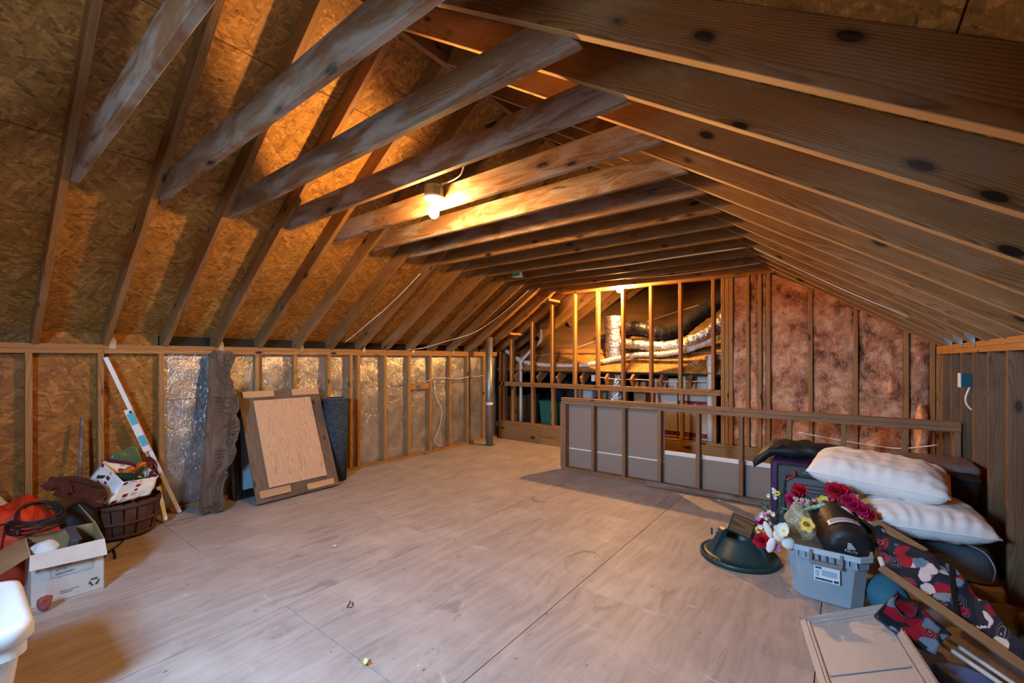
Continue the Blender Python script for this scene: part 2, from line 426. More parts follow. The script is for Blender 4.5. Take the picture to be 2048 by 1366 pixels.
long_y('lower_top_plate', XL - .089, XL, PT - .076, PT - .0385, (-1.75, .8, 3.2, 5.95), M_stud, wl)
long_y('bottom_plate', XL - .089, XL, 0, .038, (-1.75, 1.9, 5.1, 5.95), M_stud, wl)
def sheet_x(name, x0, x1, y0, y1, z0, z1, mat, par):
    """wall sheet in the YZ plane with its own frame: local x along y, local y up"""
    beam(name, ((x0 + x1) / 2, y0, (z0 + z1) / 2), ((x0 + x1) / 2, y1, (z0 + z1) / 2), z1 - z0, x1 - x0, mat, par, (1, 0, 0), .001)
for a, b in ((-1.8, -.02), (-.02, 1.18)): sheet_x('wall_sheathing', -5.001, -4.989, a + .001, b - .001, 0, 1.75, M_osb_wall, wl)
# foil-faced foam, one board per row
for z0, z1, ys in ((0, 1.02, (1.18, 3.594, 6.0)), (1.022, 1.50, (1.18, 2.40, 4.80, 6.0))):
    for a, b in zip(ys, ys[1:]):
        # crumpled foil sheet
        bm = bmesh.new(); nx, nz = int((b - a) / .035), max(4, int((z1 - z0) / .035))
        g = [[bm.verts.new((-4.962 + .010 * noise.noise((y_ * 5, z_ * 5, 1.7)) + .006 * noise.noise((y_ * 17, z_ * 14, 4)), y_, z_)) for z_ in [z0 + .001 + (z1 - z0 - .002) * k / nz for k in range(nz + 1)]]
             for y_ in [a + .001 + (b - a - .002) * k / nx for k in range(nx + 1)]]
        for A, B in zip(g, g[1:]):
            for k in range(nz): bm.faces.new((A[k], B[k], B[k + 1], A[k + 1]))
        bobj('foil_board', bm, M_foil, wl, True)
        # seam tape ridges
box('wall_backing', -5.09, -5.001, -1.0, 6.9, -.1, 1.78, M_felt, wl)
# blocking with a round box
bk = beam('blocking', (XL - .03, 4.02, 1.0), (XL - .03, 4.375, 1.0), .04, .085, M_stud, wl)
# hurricane clips on alternate rafters
def clip(par, x, y, z, side):
    bm = bmesh.new()
    prism_bm(bm, [(-.022, -.05), (.022, -.05), (.022, .012), (.008, .05), (-.022, .012)], .0016)
    M = pose((x, y, z), (0, 1, 0), (0, 0, 1), (1, 0, 0)) if side < 0 else pose((x, y, z), (0, -1, 0), (0, 0, 1), (-1, 0, 0))
    return bobj('rafter_clip', bm, M_galv, par, M=M)
for i in (0, 2, 4, 6, 8, 10, 12):
    y = 0.41 + .4015 * (i + 1) + .042
    if y < 5.9: clip(wl, XL + .001, y, PT + .012, -1)
# ------------------------------------------------------------------ right knee wall
wr = structure('wall_right')
for k in range(-13, 7):
    y = 3.60 + .402 * k
    if -1.7 < y < 5.93: stud_y(wr, XR, XR + .14, y, .038, PT - .076, M_old)
stud_y(wr, XR, XR + .14, 5.93, .038, PT - .076, M_stud)
long_y('top_plate', XR, XR + .14, PT - .038, PT, (-1.75, 1.2, 4.3, 5.95), M_stud, wr)
long_y('lower_top_plate', XR, XR + .14, PT - .076, PT - .0385, (-1.75, .1, 3.4, 5.95), M_stud, wr)
long_y('bottom_plate', XR, XR + .14, 0, .038, (-1.75, 2.0, 5.95), M_stud, wr)
sheet_x('wall_sheathing', XR + .14, XR + .152, -1.8, 6.2, 0, 1.78, M_osb_wall, wr)
box('wall_backing', XR + .153, XR + .25, -1.0, 6.9, -.1, 1.80, M_felt, wr)
for y in (4.35, 4.75, 5.15):
    c0 = clip(wr, XR - .001, y, PT + .008, 1)
    bm = bmesh.new(); prism_bm(bm, [(-.045, .02), (-.01, -.03), (.0, -.03), (.0, .07), (-.06, .07)], .0016)
    bobj('rafter_clip', bm, M_galv, wr, M=pose((XR, y + .02, PT + .02), (1, 0, 0), (0, 0, 1), (0, -1, 0)))
# ------------------------------------------------------------------ rear gable (behind the camera) with the window
wq = structure('wall_rear')
x0, x1, z0, z1, yw = WIN
for a, b, c_, d_ in ((-5.1, x0, 0, 1.62), (x1, .95, 0, 1.62), (x0, x1, 0, z0)):
    box('wall_sheathing', a, b, yw - .012, yw, c_, d_, M_osb_wall, wq)
bm = bmesh.new()
def zr(x): return ZP + PITCH * ((x - XL) if x < XC else (XR - x)) + .2
prism_bm(bm, [(-5.1, 1.62), (x0, 1.62), (x0, zr(x0)), (XC, zr(XC)), (-5.1, zr(-5.1))], .012)
prism_bm(bm, [(x1, 1.62), (.95, 1.62), (.95, max(1.7, zr(.95))), (x1, zr(x1))], .012)
prism_bm(bm, [(x0, z1), (x1, z1), (x1, zr(x1)), (x0, zr(x0))], .012)
bobj('gable_sheathing', bm, M_osb_wall, wq, M=pose((0, yw, 0), (1, 0, 0), (0, 0, 1), (0, -1, 0)))
box('wall_backing', -5.2, x0 - .0, yw - .05, yw - .02, -.1, 3.9, M_felt, wq); box('wall_backing', x1, 1.2, yw - .05, yw - .02, -.1, 3.9, M_felt, wq)
box('wall_backing', x0, x1, yw - .05, yw - .02, -.1, z0, M_felt, wq); box('wall_backing', x0, x1, yw - .05, yw - .02, z1, 3.9, M_felt, wq)
wn = structure('window_1')
M_white = plain('white_vinyl', (.80, .80, .78), .4)
for a, b in (((x0, z0), (x1, z0)), ((x0, z1), (x1, z1)), ((x0, z0), (x0, z1)), ((x1, z0), (x1, z1)), ((x0, (z0 + z1) / 2), (x1, (z0 + z1) / 2))):
    beam('window_frame', (a[0], yw - .02, a[1]), (b[0], yw - .02, b[1]), .035, .03, M_white, wn, (0, 1, 0))
t = NT('window_glass'); out = t.N['Material Output']
tr = t.n('BsdfTransparent'); gl = t.n('BsdfGlossy'); gl.inputs['Roughness'].default_value = .02; mx = t.n('MixShader'); mx.inputs[0].default_value = .06
t.L.new(tr.outputs[0], mx.inputs[1]); t.L.new(gl.outputs[0], mx.inputs[2]); t.L.new(mx.outputs[0], out.inputs[0])
M_wglass = t.m
for za, zb in ((z0, (z0 + z1) / 2), ((z0 + z1) / 2, z1)):
    mobj('pane', [(x0, yw - .04, za), (x1, yw - .04, za), (x1, yw - .04, zb), (x0, yw - .04, zb)], [(0, 1, 2, 3)], M_wglass, wn)
# ------------------------------------------------------------------ back gable wall
wb = structure('wall_back')
def stud_x(par, xc, z0, z1, mat, w=.038, y0=YB, dep=.089, name='stud'):
    return beam(name, (xc, y0 + dep / 2, z0), (xc, y0 + dep / 2, z1), w, dep, mat, par, (0, 1, 0))
def long_x(name, xs, y0, y1, z0, z1, mat, par):
    for a, b in zip(xs, xs[1:]): beam(name, (a + .001, (y0 + y1) / 2, (z0 + z1) / 2), (b - .001, (y0 + y1) / 2, (z0 + z1) / 2), y1 - y0, z1 - z0, mat, par)
long_x('rim_board', (-4.86, -3.95, -.7, .71), YB, YB + .038, .0, .285, M_rim, wb)
long_x('sole_plate', (-4.86, -2.4, -.25, .71), YB + .002, YB + .089, .286, .324, M_stud, wb)
long_x('knee_plate', (-4.86, -3.2, -1.245), YB, YB + .089, .932, .968, M_stud, wb)
long_x('upper_knee_plate', (-4.86, -2.3, -1.245), YB, YB + .089, .969, 1.005, M_stud, wb)
for x in (-4.585, -4.17, -3.77, -3.345, -2.945, -2.545, -2.14, -1.745, -1.335): stud_x(wb, x + .02, .325, .931, M_stud)
def roofz(x): return ZP + PITCH * min(x - XL, XR - x)
for x in (-4.60, -4.16, -3.77, -3.355, -2.96, -2.556, -2.145, -1.748, -1.338): stud_x(wb, x, 1.006, min(TZ - .0, roofz(x) + .03), M_stud)
for x in (-1.222, -1.176, -1.13): stud_x(wb, x, .325, TZ, M_stud, .042)
for x in (-.944, -.813, -.724, -.309, .092, .497, .69): stud_x(wb, x, .325, min(TZ, roofz(x) + .03), M_stud)
stud_x(wb, -4.84, .0, 1.52, M_stud); stud_x(wb, -4.75, .0, 1.5, M_old)
long_x('gable_plate', (-3.53, -1.9, -.66), YB - .004, YB + .085, TZ - .001, TZ + .037, M_stud, wb)
long_x('gable_plate', (-3.47, -.72), YB - .004, YB + .085, TZ + .038, TZ + .16, M_raft, wb)
beam('backing_board', (-.2, YB + .10, .3), (-.2, YB + .10, 2.75), 2.0, .012, M_felt, wb, (0, 1, 0))
# insulation batts
def batt(x0, x1, z0, ztop0, ztop1, seed, bulge=.035, y=YB + .055, nx=None):
    nx = nx or max(6, int((x1 - x0) / .018)); nz = int((max(ztop0, ztop1) - z0) / .025)
    bm = bmesh.new(); g = []
    for i in range(nx + 1):
        fx = i / nx; x = x0 + (x1 - x0) * fx; zt = ztop0 + (ztop1 - ztop0) * fx; col = []
        for j in range(nz + 1):
            fz = j / nz; z = z0 + (zt - z0) * fz
            b = math.sin(math.pi * min(1, max(0, fx))) ** .5
            d = noise.noise((x * 5 + seed, z * 3.2, seed)) * .036 + noise.noise((x * 14, z * 11 + seed, 3)) * .020 + noise.noise((x * 40, z * 34, seed)) * .005
            fold = .075 * max(0, noise.noise((x * 7 + seed * 2, z * .9, 9 + seed)))
            col.append(bm.verts.new((x, y - bulge * b - d - fold + .02, z)))
        g.append(col)
    for A, B in zip(g, g[1:]):
        for k in range(nz): bm.faces.new((A[k], B[k], B[k + 1], A[k + 1]))
    return bobj('insulation_batt', bm, M_insul, wb, True)
batt(-1.108, -.964, .33, 2.42, 2.42, 1.1, .02, nx=12); batt(-.924, -.833, .33, 2.42, 2.42, 5.2, .05, nx=10); batt(-.794, -.744, .33, 2.42, 2.42, 8.3, .04, nx=8)
batt(-.704, -.329, .33, 2.42, roofz(-.329) + .02, 2.4); batt(-.289, .072, .33, roofz(-.289) + .03, roofz(.072) + .03, 3.7); batt(.112, .477, .33, roofz(.112) + .03, roofz(.477) + .03, 4.9); batt(.517, .67, .33, roofz(.517) + .03, roofz(.67) + .03, 6.6)
# beyond the back wall: the old roof deck and the attic below it
wm = structure('wall_attic_deck')
up = Vector((0, -.667, 1)).normalized()
def deck(name, ya, yb, x0, x1, mat, t=.014, off=0):
    a = Vector((x0, (ya + yb) / 2, zi((ya + yb) / 2))) + up * off; b = Vector((x1, (ya + yb) / 2, zi((ya + yb) / 2))) + up * off
    return beam(name, a, b, (yb - ya) * math.hypot(1, .667) - .003, t, mat, wm, up, .001)
for xa, xb in ((-6.1, -3.9), (-3.9, -1.5), (-1.5, 1.1)): deck('deck_panel', 6.06, 6.46, xa + .001, xb - .001, M_osb)
deck('sleeper_board', 6.45, 6.56, -5.0, -1.0, M_stud, .03, .022)
for ya, yb in ((6.46, 7.5), (7.5, 8.55), (8.55, 9.6)):
    for xa, xb in ((-6.1, -2.6), (-2.6, 1.1)): deck('plywood_deck', ya, yb, xa + .001, xb - .001, M_ply)
deck('deck_felt', 6.06, 9.6, -6.1, 1.1, M_felt, .03, -.03)
for x in (-4.55, -4.08, -3.70, -3.27, -2.86, -2.46, -2.05, -1.66, -1.26):   # rafter tails bearing on the knee plate
    beam('rafter_tail', (x + .025, 6.0, zi(6.0) - .115), (x + .025, 7.8, zi(7.8) - .115), .038, .14, M_stud, wm, up)
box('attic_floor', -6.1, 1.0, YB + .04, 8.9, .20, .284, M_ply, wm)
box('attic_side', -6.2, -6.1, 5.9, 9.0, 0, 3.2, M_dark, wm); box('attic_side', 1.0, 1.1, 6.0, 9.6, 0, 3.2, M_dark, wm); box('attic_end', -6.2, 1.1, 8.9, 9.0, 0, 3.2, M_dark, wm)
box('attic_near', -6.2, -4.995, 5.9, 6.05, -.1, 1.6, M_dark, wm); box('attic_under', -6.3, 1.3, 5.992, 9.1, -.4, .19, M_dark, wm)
box('wall_backing', XR + .14, XR + .26, -1.0, 9.6, 1.45, 1.95, M_felt, wr); box('wall_backing', XL - .26, XL - .14, -1.0, 9.6, 1.45, 1.95, M_felt, wl)
for (x, dy) in ((-3.62, 0), (-4.42, 0)): pass
beam('blocking', slope(-1, 1.22, 5.66, .01), slope(-1, 1.22, 6.02, .01), .13, .038, M_stud, ce)
beam('blocking', slope(-1, .46, 5.66, .01), slope(-1, .46, 6.02, .01), .13, .038, M_stud, ce)
# ------------------------------------------------------------------ pony wall by the stairs
wp = structure('wall_stairwell')
YP = 4.75
long_x('cap_plate', (-2.862, -.9, .712), YP, YP + .089, .872, .910, M_pony, wp)
long_x('top_plate', (-2.862, -1.95, .712), YP, YP + .089, .833, .871, M_pony, wp)
long_x('bottom_plate', (-2.862, -1.0, .712), YP, YP + .089, 0, .038, M_pony, wp)
for x in (-2.853, -2.814, -2.419, -2.025, -1.615, -1.215, -.813, -.41, -.01, .39, .69): stud_x(wp, x, .039, .832, M_pony, y0=YP)
for a, b, c_, d_ in ((-2.862, -1.585, .0, .262), (-2.862, -1.585, .268, .87), (-1.583, .71, .0, .345)):
    box('drywall_panel', a, b, YP + .0895, YP + .102, c_, d_, M_dry, wp)
box('drywall_tape', -2.862, -1.585, YP + .0885, YP + .0892, .258, .272, M_gyp, wp)
box('drywall_edge', -1.583, .71, YP + .0895, YP + .115, .3455, .385, M_gyp, wp)

# added blocker, unseen behind the camera, keeps daylight off right wall and rafters
wpt = structure('wall_daylight_blocker')
box('blocker_panel', -1.12, .86, -.35, -.25, 0, 1.62, M_dry, wpt)
bm = bmesh.new(); prism_bm(bm, [(-1.12, 1.62), (.80, 1.62), (.75, 1.66), (-1.12, zr(-1.12) - .06)], .10); bobj('blocker_top', bm, M_dry, wpt, M=pose((0, -.25, 0), (1, 0, 0), (0, 0, 1), (0, -1, 0)))
# ------------------------------------------------------------------ lamps
def bulb_mat(name, s):
    t = NT(name); e = t.n('Emission'); e.inputs[0].default_value = (1.0, .50, .145, 1); e.inputs[1].default_value = s
    t.L.new(e.outputs[0], t.N['Material Output'].inputs[0]); return t.m
M_black = plain('black_plastic', (.02, .02, .022), .45)
M_porc = plain('porcelain', (.85, .84, .80), .3)
M_cable = plain('white_cable', (.78, .77, .74), .5)
BP = [(.0135, 0), (.0145, -.012), (.02, -.03), (.029, -.055), (.031, -.07), (.027, -.087), (.015, -.099), (.004, -.102)]
def lamp(name, loc, label, strength, big=True):
    t = thing(name, label, 'lamp', loc)
    bm = bmesh.new()
    if big:
        lathe_bm(bm, [(.062, .005), (.062, .075), (.0, .075)], 8); bobj('junction_box', bm, M_boxgrey, t)
        bm = bmesh.new()
    lathe_bm(bm, [(.0, .006), (.068, .006), (.070, .0), (.060, -.012), (.03, -.018), (.028, -.03), (.016, -.03)], 24)
    bobj('lamp_holder', bm, M_porc, t, True)
    bm = bmesh.new(); lathe_bm(bm, [(.0145, 0), (.017, -.02), (.030, -.045), (.036, -.068), (.031, -.092), (.016, -.107), (.004, -.111)], 12, False, True)
    bobj('bulb', bm, bulb_mat(name + '_glow', strength), t, True, M=Matrix.Translation((0, 0, -.026)))
    return t
M_boxgrey = plain('grey_box_plastic', (.13, .15, .15), .5)
Y5 = .41 + 4 * .4015 + .0195
lamp('ceiling_lamp', (-2.155, Y5 - .075, 2.465), 'lit bare bulb on a grey junction box under the dusty collar ties', LAMP1)
lamp('ceiling_lamp', (-2.568, YB - .085, 2.488), 'small lit bare bulb at the head of the open stud wall', LAMP2, False)
# ------------------------------------------------------------------ things along the left wall
def crumple(bm, amp, freq, seed=0.0):
    bm.normal_update()
    for v in bm.verts:
        p = v.co * freq + Vector((seed, seed * 1.7, seed * .6))
        v.co += v.normal * (noise.noise(p) + .5 * noise.noise(p * 2.3)) * amp
def quad_patch(bm, a, b, c, d, nu=8, nv=8, uvl=None):
    """bilinear patch a-b-c-d"""
    a, b, c, d = map(Vector, (a, b, c, d)); g = []
    for i in range(nu + 1):
        s = i / nu
        g.append([bm.verts.new((a.lerp(b, s)).lerp(d.lerp(c, s), j / nv)) for j in range(nv + 1)])
    for i in range(nu):
        for j in range(nv):
            f = bm.faces.new((g[i][j], g[i + 1][j], g[i + 1][j + 1], g[i][j + 1]))
            if uvl:
                for l, (ii, jj) in zip(f.loops, ((i, j), (i + 1, j), (i + 1, j + 1), (i, j + 1))): l[uvl].uv = (ii / nu, jj / nv)
    return g
def ellipsoid(name, loc, r, mat, parent=None, seed=1, amp=.0, freq=6, sub=3, rot=(0, 0, 0)):
    bm = bmesh.new(); bmesh.ops.create_icosphere(bm, subdivisions=sub, radius=1)
    for v in bm.verts: v.co = Vector((v.co.x * r[0], v.co.y * r[1], v.co.z * r[2]))
    if amp: crumple(bm, amp, freq, seed)
    o = bobj(name, bm, mat, parent, True); o.location = loc; o.rotation_euler = rot; return o
# carved bracket -------------------------------------------------------------
M_carve = wood('dark_carved_wood', (.15, .09, .056), (.058, .033, .020), 30, .6, .25, (.26, .21, .18), rough=.7, stain=.5, swap=True)
OUT = [(.074, 1.472), (.092, 1.499), (.121, 1.504), (.15, 1.492), (.169, 1.473), (.191, 1.491), (.228, 1.496), (.258, 1.473), (.274, 1.433), (.266, 1.394), (.244, 1.355), (.232, 1.296), (.234, 1.236), (.257, 1.187), (.259, 1.145), (.241, 1.113), (.271, 1.073), (.293, 1.008), (.304, .944), (.29, .899), (.281, .861), (.3, .841), (.307, .789), (.308, .732), (.297, .684), (.289, .633), (.27, .614), (.275, .566), (.281, .529), (.27, .48), (.249, .433), (.211, .39), (.199, .367), (.214, .34), (.216, .31), (.196, .283), (.184, .248), (.176, .19), (.179, .13), (.192, .092), (.199, .049), (.192, .012), (.171, .001), (.141, 0), (.101, .004), (.076, .025), (.062, .004), (.028, 0), (.005, .006), (-.005, .035), (.005, .247), (.024, .492), (.03, .629), (.043, .897), (.062, 1.241)]
S_ = Vector((.35, 1, 0)).normalized(); T_ = Vector((-.24, .155, 1.455)); T_ = (T_ - S_ * T_.dot(S_)).normalized(); Nn = S_.cross(T_)
if Nn.x < 0: Nn = -Nn
cv = thing('carved_bracket', 'tall dark carved wooden bracket with scrolls and leaves leaning on foil wall', 'carving')
MC = pose(Vector((-4.60, 1.385, 0.0)), S_, T_, Nn)
bm = bmesh.new(); prism_bm(bm, OUT, .055)
bmesh.ops.triangulate(bm, faces=[f for f in bm.faces if len(f.verts) > 4])
bmesh.ops.bevel(bm, geom=[e for e in bm.edges if e.calc_face_angle(0) > .6], offset=.006, segments=2, affect='EDGES')
bobj('plank_body', bm, M_carve, cv, M=MC)
def scroll(pts, r0, r1, name='scroll_carving'):
    bm = bmesh.new(); sp = spline([(x, y, .052) for x, y in pts], 8)
    n = len(sp); tube_bm(bm, sp, r0, 8, True, lambda f, i: r0 + (r1 - r0) * f)
    return bobj(name, bm, M_carve, cv, True, MC)
def spiral(cx, cy, r, turns, a0, dirn, rt):
    pts = []
    for k in range(int(turns * 10) + 1):
        a = a0 + dirn * 2 * math.pi * k / 10; rr = r * (1 - .82 * k / (turns * 10)); pts.append((cx + rr * math.cos(a), cy + rr * math.sin(a)))
    scroll(pts, rt, rt * .7)
def leaf(x, y, ang, L, W, h=.018):
    bm = bmesh.new(); bmesh.ops.create_icosphere(bm, subdivisions=2, radius=1)
    for v in bm.verts:
        t_ = (v.co.x + 1) / 2; w_ = (1 - .75 * t_)
        v.co = Vector((v.co.x * L / 2, v.co.y * W / 2 * w_ + .12 * L * t_ * t_, v.co.z * h))
    bobj('leaf_carving', bm, M_carve, cv, True, MC @ Matrix.Translation((x, y, .056)) @ Matrix.Rotation(ang, 4, 'Z'))
spiral(.215, 1.43, .048, 1.5, 1.2, -1, .012); spiral(.105, 1.455, .036, 1.3, 2.6, 1, .010)
for (x, y, a, L, W) in ((.205, 1.36, -.9, .09, .05), (.20, 1.30, -1.1, .09, .05), (.215, 1.235, -1.2, .09, .05), (.235, 1.165, -.9, .07, .045)): leaf(x, y, a, L, W)
scroll([(.13, 1.42), (.135, 1.34), (.14, 1.27), (.165, 1.21), (.20, 1.16), (.235, 1.12)], .014, .009)
scroll([(.12, 1.28), (.14, 1.22), (.18, 1.16), (.22, 1.12), (.26, 1.06)], .010, .006)
spiral(.215, .98, .068, 1.3, 0.2, 1, .013); scroll([(.285, 1.05), (.296, .98), (.285, .91), (.25, .885)], .012, .016)
for k in range(5): leaf(.13 + .004 * k, 1.045 - .032 * k, math.pi - .25 + .1 * k, .07, .026, .012)
scroll([(.19, .90), (.22, .885), (.235, .85), (.22, .80), (.185, .765)], .012, .016)
for k, (r, a) in enumerate(((.062, .0), (.062, .45), (.062, -.45), (.058, .9), (.058, -.9), (.05, 1.4), (.05, -1.4))): leaf(.265 + r * .45 * math.cos(a) - .03, .755 + r * 1.1 * math.sin(a), a, .075, .036, .02)
scroll([(.275, .66), (.235, .655), (.215, .69), (.215, .74), (.235, .79)], .014, .008)
spiral(.235, .535, .042, 1.3, 1.5, -1, .013); spiral(.235, .62, .035, 1.2, -1.4, -1, .010)
for k in range(6): leaf(.155 - .004 * k, .555 - .032 * k, math.pi - .1 + .12 * k, .085, .028, .012)
scroll([(.262, .50), (.24, .44), (.20, .385), (.155, .32), (.12, .25), (.098, .17), (.095, .10), (.115, .05)], .013, .010)
scroll([(.205, .335), (.165, .29), (.145, .22), (.132, .15), (.13, .10)], .018, .014)
spiral(.145, .058, .048, 1.6, 2.4, 1, .014); spiral(.045, .05, .034, 1.2, .6, -1, .011)
for k in range(5): leaf(.10 - .008 * k, .36 - .03 * k, math.pi + .55, .07, .02, .009)
# framed plywood board --------------------------------------------------------
fb = thing('framed_board', 'plywood panel on a grey weathered frame with pale wood strips leaning on wall', 'board')
M_fr = wood('weathered_frame', (.20, .145, .105), (.085, .055, .038), 35, .9, .3, (.22, .19, .17), stain=.4)
def plyface():
    t = NT('plywood_face'); c = t.coord(); w = t.vmath('ADD', c, t.vmath('MULTIPLY', t.vmath('SUBTRACT', t.noise(t.mapping(c, (1.4, 6, 1)), 1.6, 2, .5, 0, 1), (.5, .5, .5)), (.1, .30, 0)))
    fr = t.math('FRACT', t.math('MULTIPLY', t.sep(w)[1], 34)); ring = t.ramp(fr, [(0, 0), (.6, .15), (.9, 1), (1, 0)])
    col = t.mix(t.math('MULTIPLY', ring, .55), t.mix(t.noise(t.mapping(c, (3, 60, 1)), 1, 2), (.50, .34, .215), (.62, .45, .30)), (.36, .20, .11))
    kn = t.ramp(t.vor(t.mapping(c, (1.6, 2.6, 1), (.33, .21, 0)), 1.6), [(0, 1), (.05, .5), (.09, 0)]); return t.done(t.mix(kn, col, (.16, .08, .04)), .6)
M_plyf = plyface(); M_strip = wood('pale_strip', (.62, .42, .24), (.45, .28, .14), 45, 0, 0)
BT = Vector((-.455, 0, 1.045)).normalized(); BS = Vector((0, 1, 0)); BN = BS.cross(BT); BN = BN if BN.x > 0 else -BN
MB_ = pose(Vector((-4.43, 1.79, 0.012)), BS, BT, BN)
def bpart(name, s0, s1, t0, t1, z0, z1, mat, vert=False):
    """rectangle in board space; grain along its long side"""
    L, W = ((t1 - t0), (s1 - s0)) if vert else ((s1 - s0), (t1 - t0))
    o = bpy.data.objects.new(name, cbox_mesh(L, W, z1 - z0, mat)); R = Matrix.Rotation(math.pi / 2, 4, 'Z') if vert else Matrix()
    o.matrix_local = MB_ @ Matrix.Translation(((s0 + s1) / 2, (t0 + t1) / 2, (z0 + z1) / 2)) @ R
    return link(o, fb)
bpart('frame_stile', 0, .135, 0, 1.138, 0, .02, M_fr, True); bpart('frame_stile', .71, .842, 0, 1.138, 0, .02, M_fr, True)
bpart('frame_rail', .136, .709, 0, .14, 0, .0195, M_fr); bpart('frame_rail', .136, .709, 1.02, 1.138, 0, .0195, M_fr)
bpart('plywood_panel', .126, .722, .128, 1.033, .021, .033, M_plyf, True)
for s0, s1, t0, t1 in ((.035, .34, 1.065, 1.135), (.53, .832, 1.062, 1.135), (.033, .325, .045, .115), (.49, .785, .02, .085)): bpart('wood_strip', s0, s1, t0, t1, .021, .035, M_strip)
# carpet roll -----------------------------------------------------------------
M_carpet = plain('navy_carpet', (.045, .058, .078), .95, 0, .1, .5, 260, .35)
M_cback = plain('carpet_backing', (.42, .42, .42), .9)
cr = thing('carpet_roll', 'dark blue carpet roll standing behind the framed board', 'carpet', (-4.685, 2.755, 0))
def spiral_sheet(bm, z0, z1, k0, k1, r0, r1, turns, n=64, lean=(0, 0)):
    rows = []
    for (z, k, lx) in ((z0, k0, 0), (z1, k1, 1)):
        row = []
        for i in range(n + 1):
            a = 2 * math.pi * turns * i / n; r = (r0 + (r1 - r0) * i / n) * k
            row.append(bm.verts.new((r * math.cos(a) + lean[0] * lx, r * math.sin(a) + lean[1] * lx, z)))
        rows.append(row)
    for i in range(n): bm.faces.new((rows[0][i], rows[0][i + 1], rows[1][i + 1], rows[1][i]))
bm = bmesh.new(); spiral_sheet(bm, 0.0, .945, .74, 1.0, .105, .152, 2.6, 80, (-.055, .03))
o = bobj('carpet_sheet', bm, [M_carpet, M_cback], cr, True, recalc=False)
md = o.modifiers.new('thick', 'SOLIDIFY'); md.thickness = .011; md.offset = 0; md.material_offset_rim = 1
# dark picture frame behind ---------------------------------------------------
M_gloss = plain('black_lacquer', (.018, .012, .010), .16, 0, .5); M_pic = plain('picture_glass', (.30, .42, .50), .12, 0, .6)
pf = thing('picture_frame', 'glossy black picture frame standing between the carved bracket and framed board', 'frame', (-4.80, 2.05, 0))
MP = pose((0, 0, 0), (0, 1, 0), Vector((-.10, 0, 1)).normalized(), Vector((1, 0, .10)).normalized())
for s0, s1, t0, t1 in ((-.33, -.245, 0, .92), (.245, .33, 0, .92), (-.245, .245, 0, .085), (-.245, .245, .835, .92)):
    v = (t1 - t0) > (s1 - s0); bm = bmesh.new(); L, W = (t1 - t0, s1 - s0) if v else (s1 - s0, t1 - t0)
    prism_bm(bm, [(-W / 2, 0), (W / 2, 0), (W / 2, .018), (W * .28, .026), (0, .040), (-W * .3, .032), (-W / 2, .024)], L)
    A = Matrix(((0, 0, 1, 0), (1, 0, 0, 0), (0, 1, 0, 0), (0, 0, 0, 1)))
    R = Matrix.Rotation(math.pi / 2, 4, 'Z') if v else Matrix()
    bobj('frame_rail', bm, M_gloss, pf, M=MP @ Matrix.Translation(((s0 + s1) / 2, (t0 + t1) / 2, 0)) @ R @ Matrix.Translation((-L / 2, 0, 0)) @ A)
o = bpy.data.objects.new('picture_pane', cbox_mesh(.50, .76, .006, M_pic)); o.matrix_local = MP @ Matrix.Translation((0, .46, .012)); link(o, pf)
tag(tube('umbrella_tip', [(-4.74, 1.62, .01), (-4.80, 1.63, .25), (-4.87, 1.64, .52)], .008, M_black), 'thin black rod standing behind the carved bracket foot', 'rod')
# white trim strip and its carton --------------------------------------------
M_trim = plain('white_trim', (.74, .75, .76), .45); M_lab = plain('blue_label', (.10, .42, .58), .5)
ws = thing('trim_strip', 'long white trim strip leaning from the floor to the top plate', 'trim strip')
def flatbar(name, a, b, w, d, mat, parent): return beam(name, a, b, w, d, mat, parent, (1, -.25, .3), .001)
A_, B_ = Vector((-4.79, 1.29, .008)), Vector((-4.878, .805, 1.415)); flatbar('strip', A_, B_, .030, .008, M_trim, ws)
def along(f, dx=0, dy=0): return A_.lerp(B_, f) + Vector((dx, dy, 0))
wc = thing('trim_carton', 'short white and blue printed carton sleeve on the leaning trim strip', 'carton')
flatbar('sleeve', along(.42, .016, -.022), along(.685, .016, -.022), .052, .012, M_trim, wc)
for f0, f1 in ((.59, .66), (.455, .52)): flatbar('label', along(f0, .0235, -.020), along(f1, .0235, -.020), .046, .002, M_lab, wc)
flatbar('label', along(.655, .0235, -.012), along(.675, .0235, -.012), .02, .002, M_black, wc)
flatbar('insert', along(.385, .010, -.034), along(.425, .010, -.034), .02, .006, M_strip, wc)
# short white foam block, pole ------------------------------------------------
fo = thing('foam_slab', 'short white foam slab leaning against the bushel basket', 'slab')
beam('slab', (-4.60, 1.135, .02), (-4.775, 1.128, .275), .05, .03, M_trim, fo, (0, 1, .02), .003)
tube('tape_line', [(-4.585, 1.115, .03), (-4.76, 1.108, .28)], .0015, M_lab, fo, 5, 1, False)
M_pole = wood('grey_pole', (.22, .17, .13), (.11, .08, .06), 30, 0, .4)
tag(tube('wooden_pole', [(-4.87, .665, .925), (-4.79, .64, .45), (-4.73, .615, .0)], .013, M_pole), 'old grey round pole leaning against the strand board wall', 'pole')
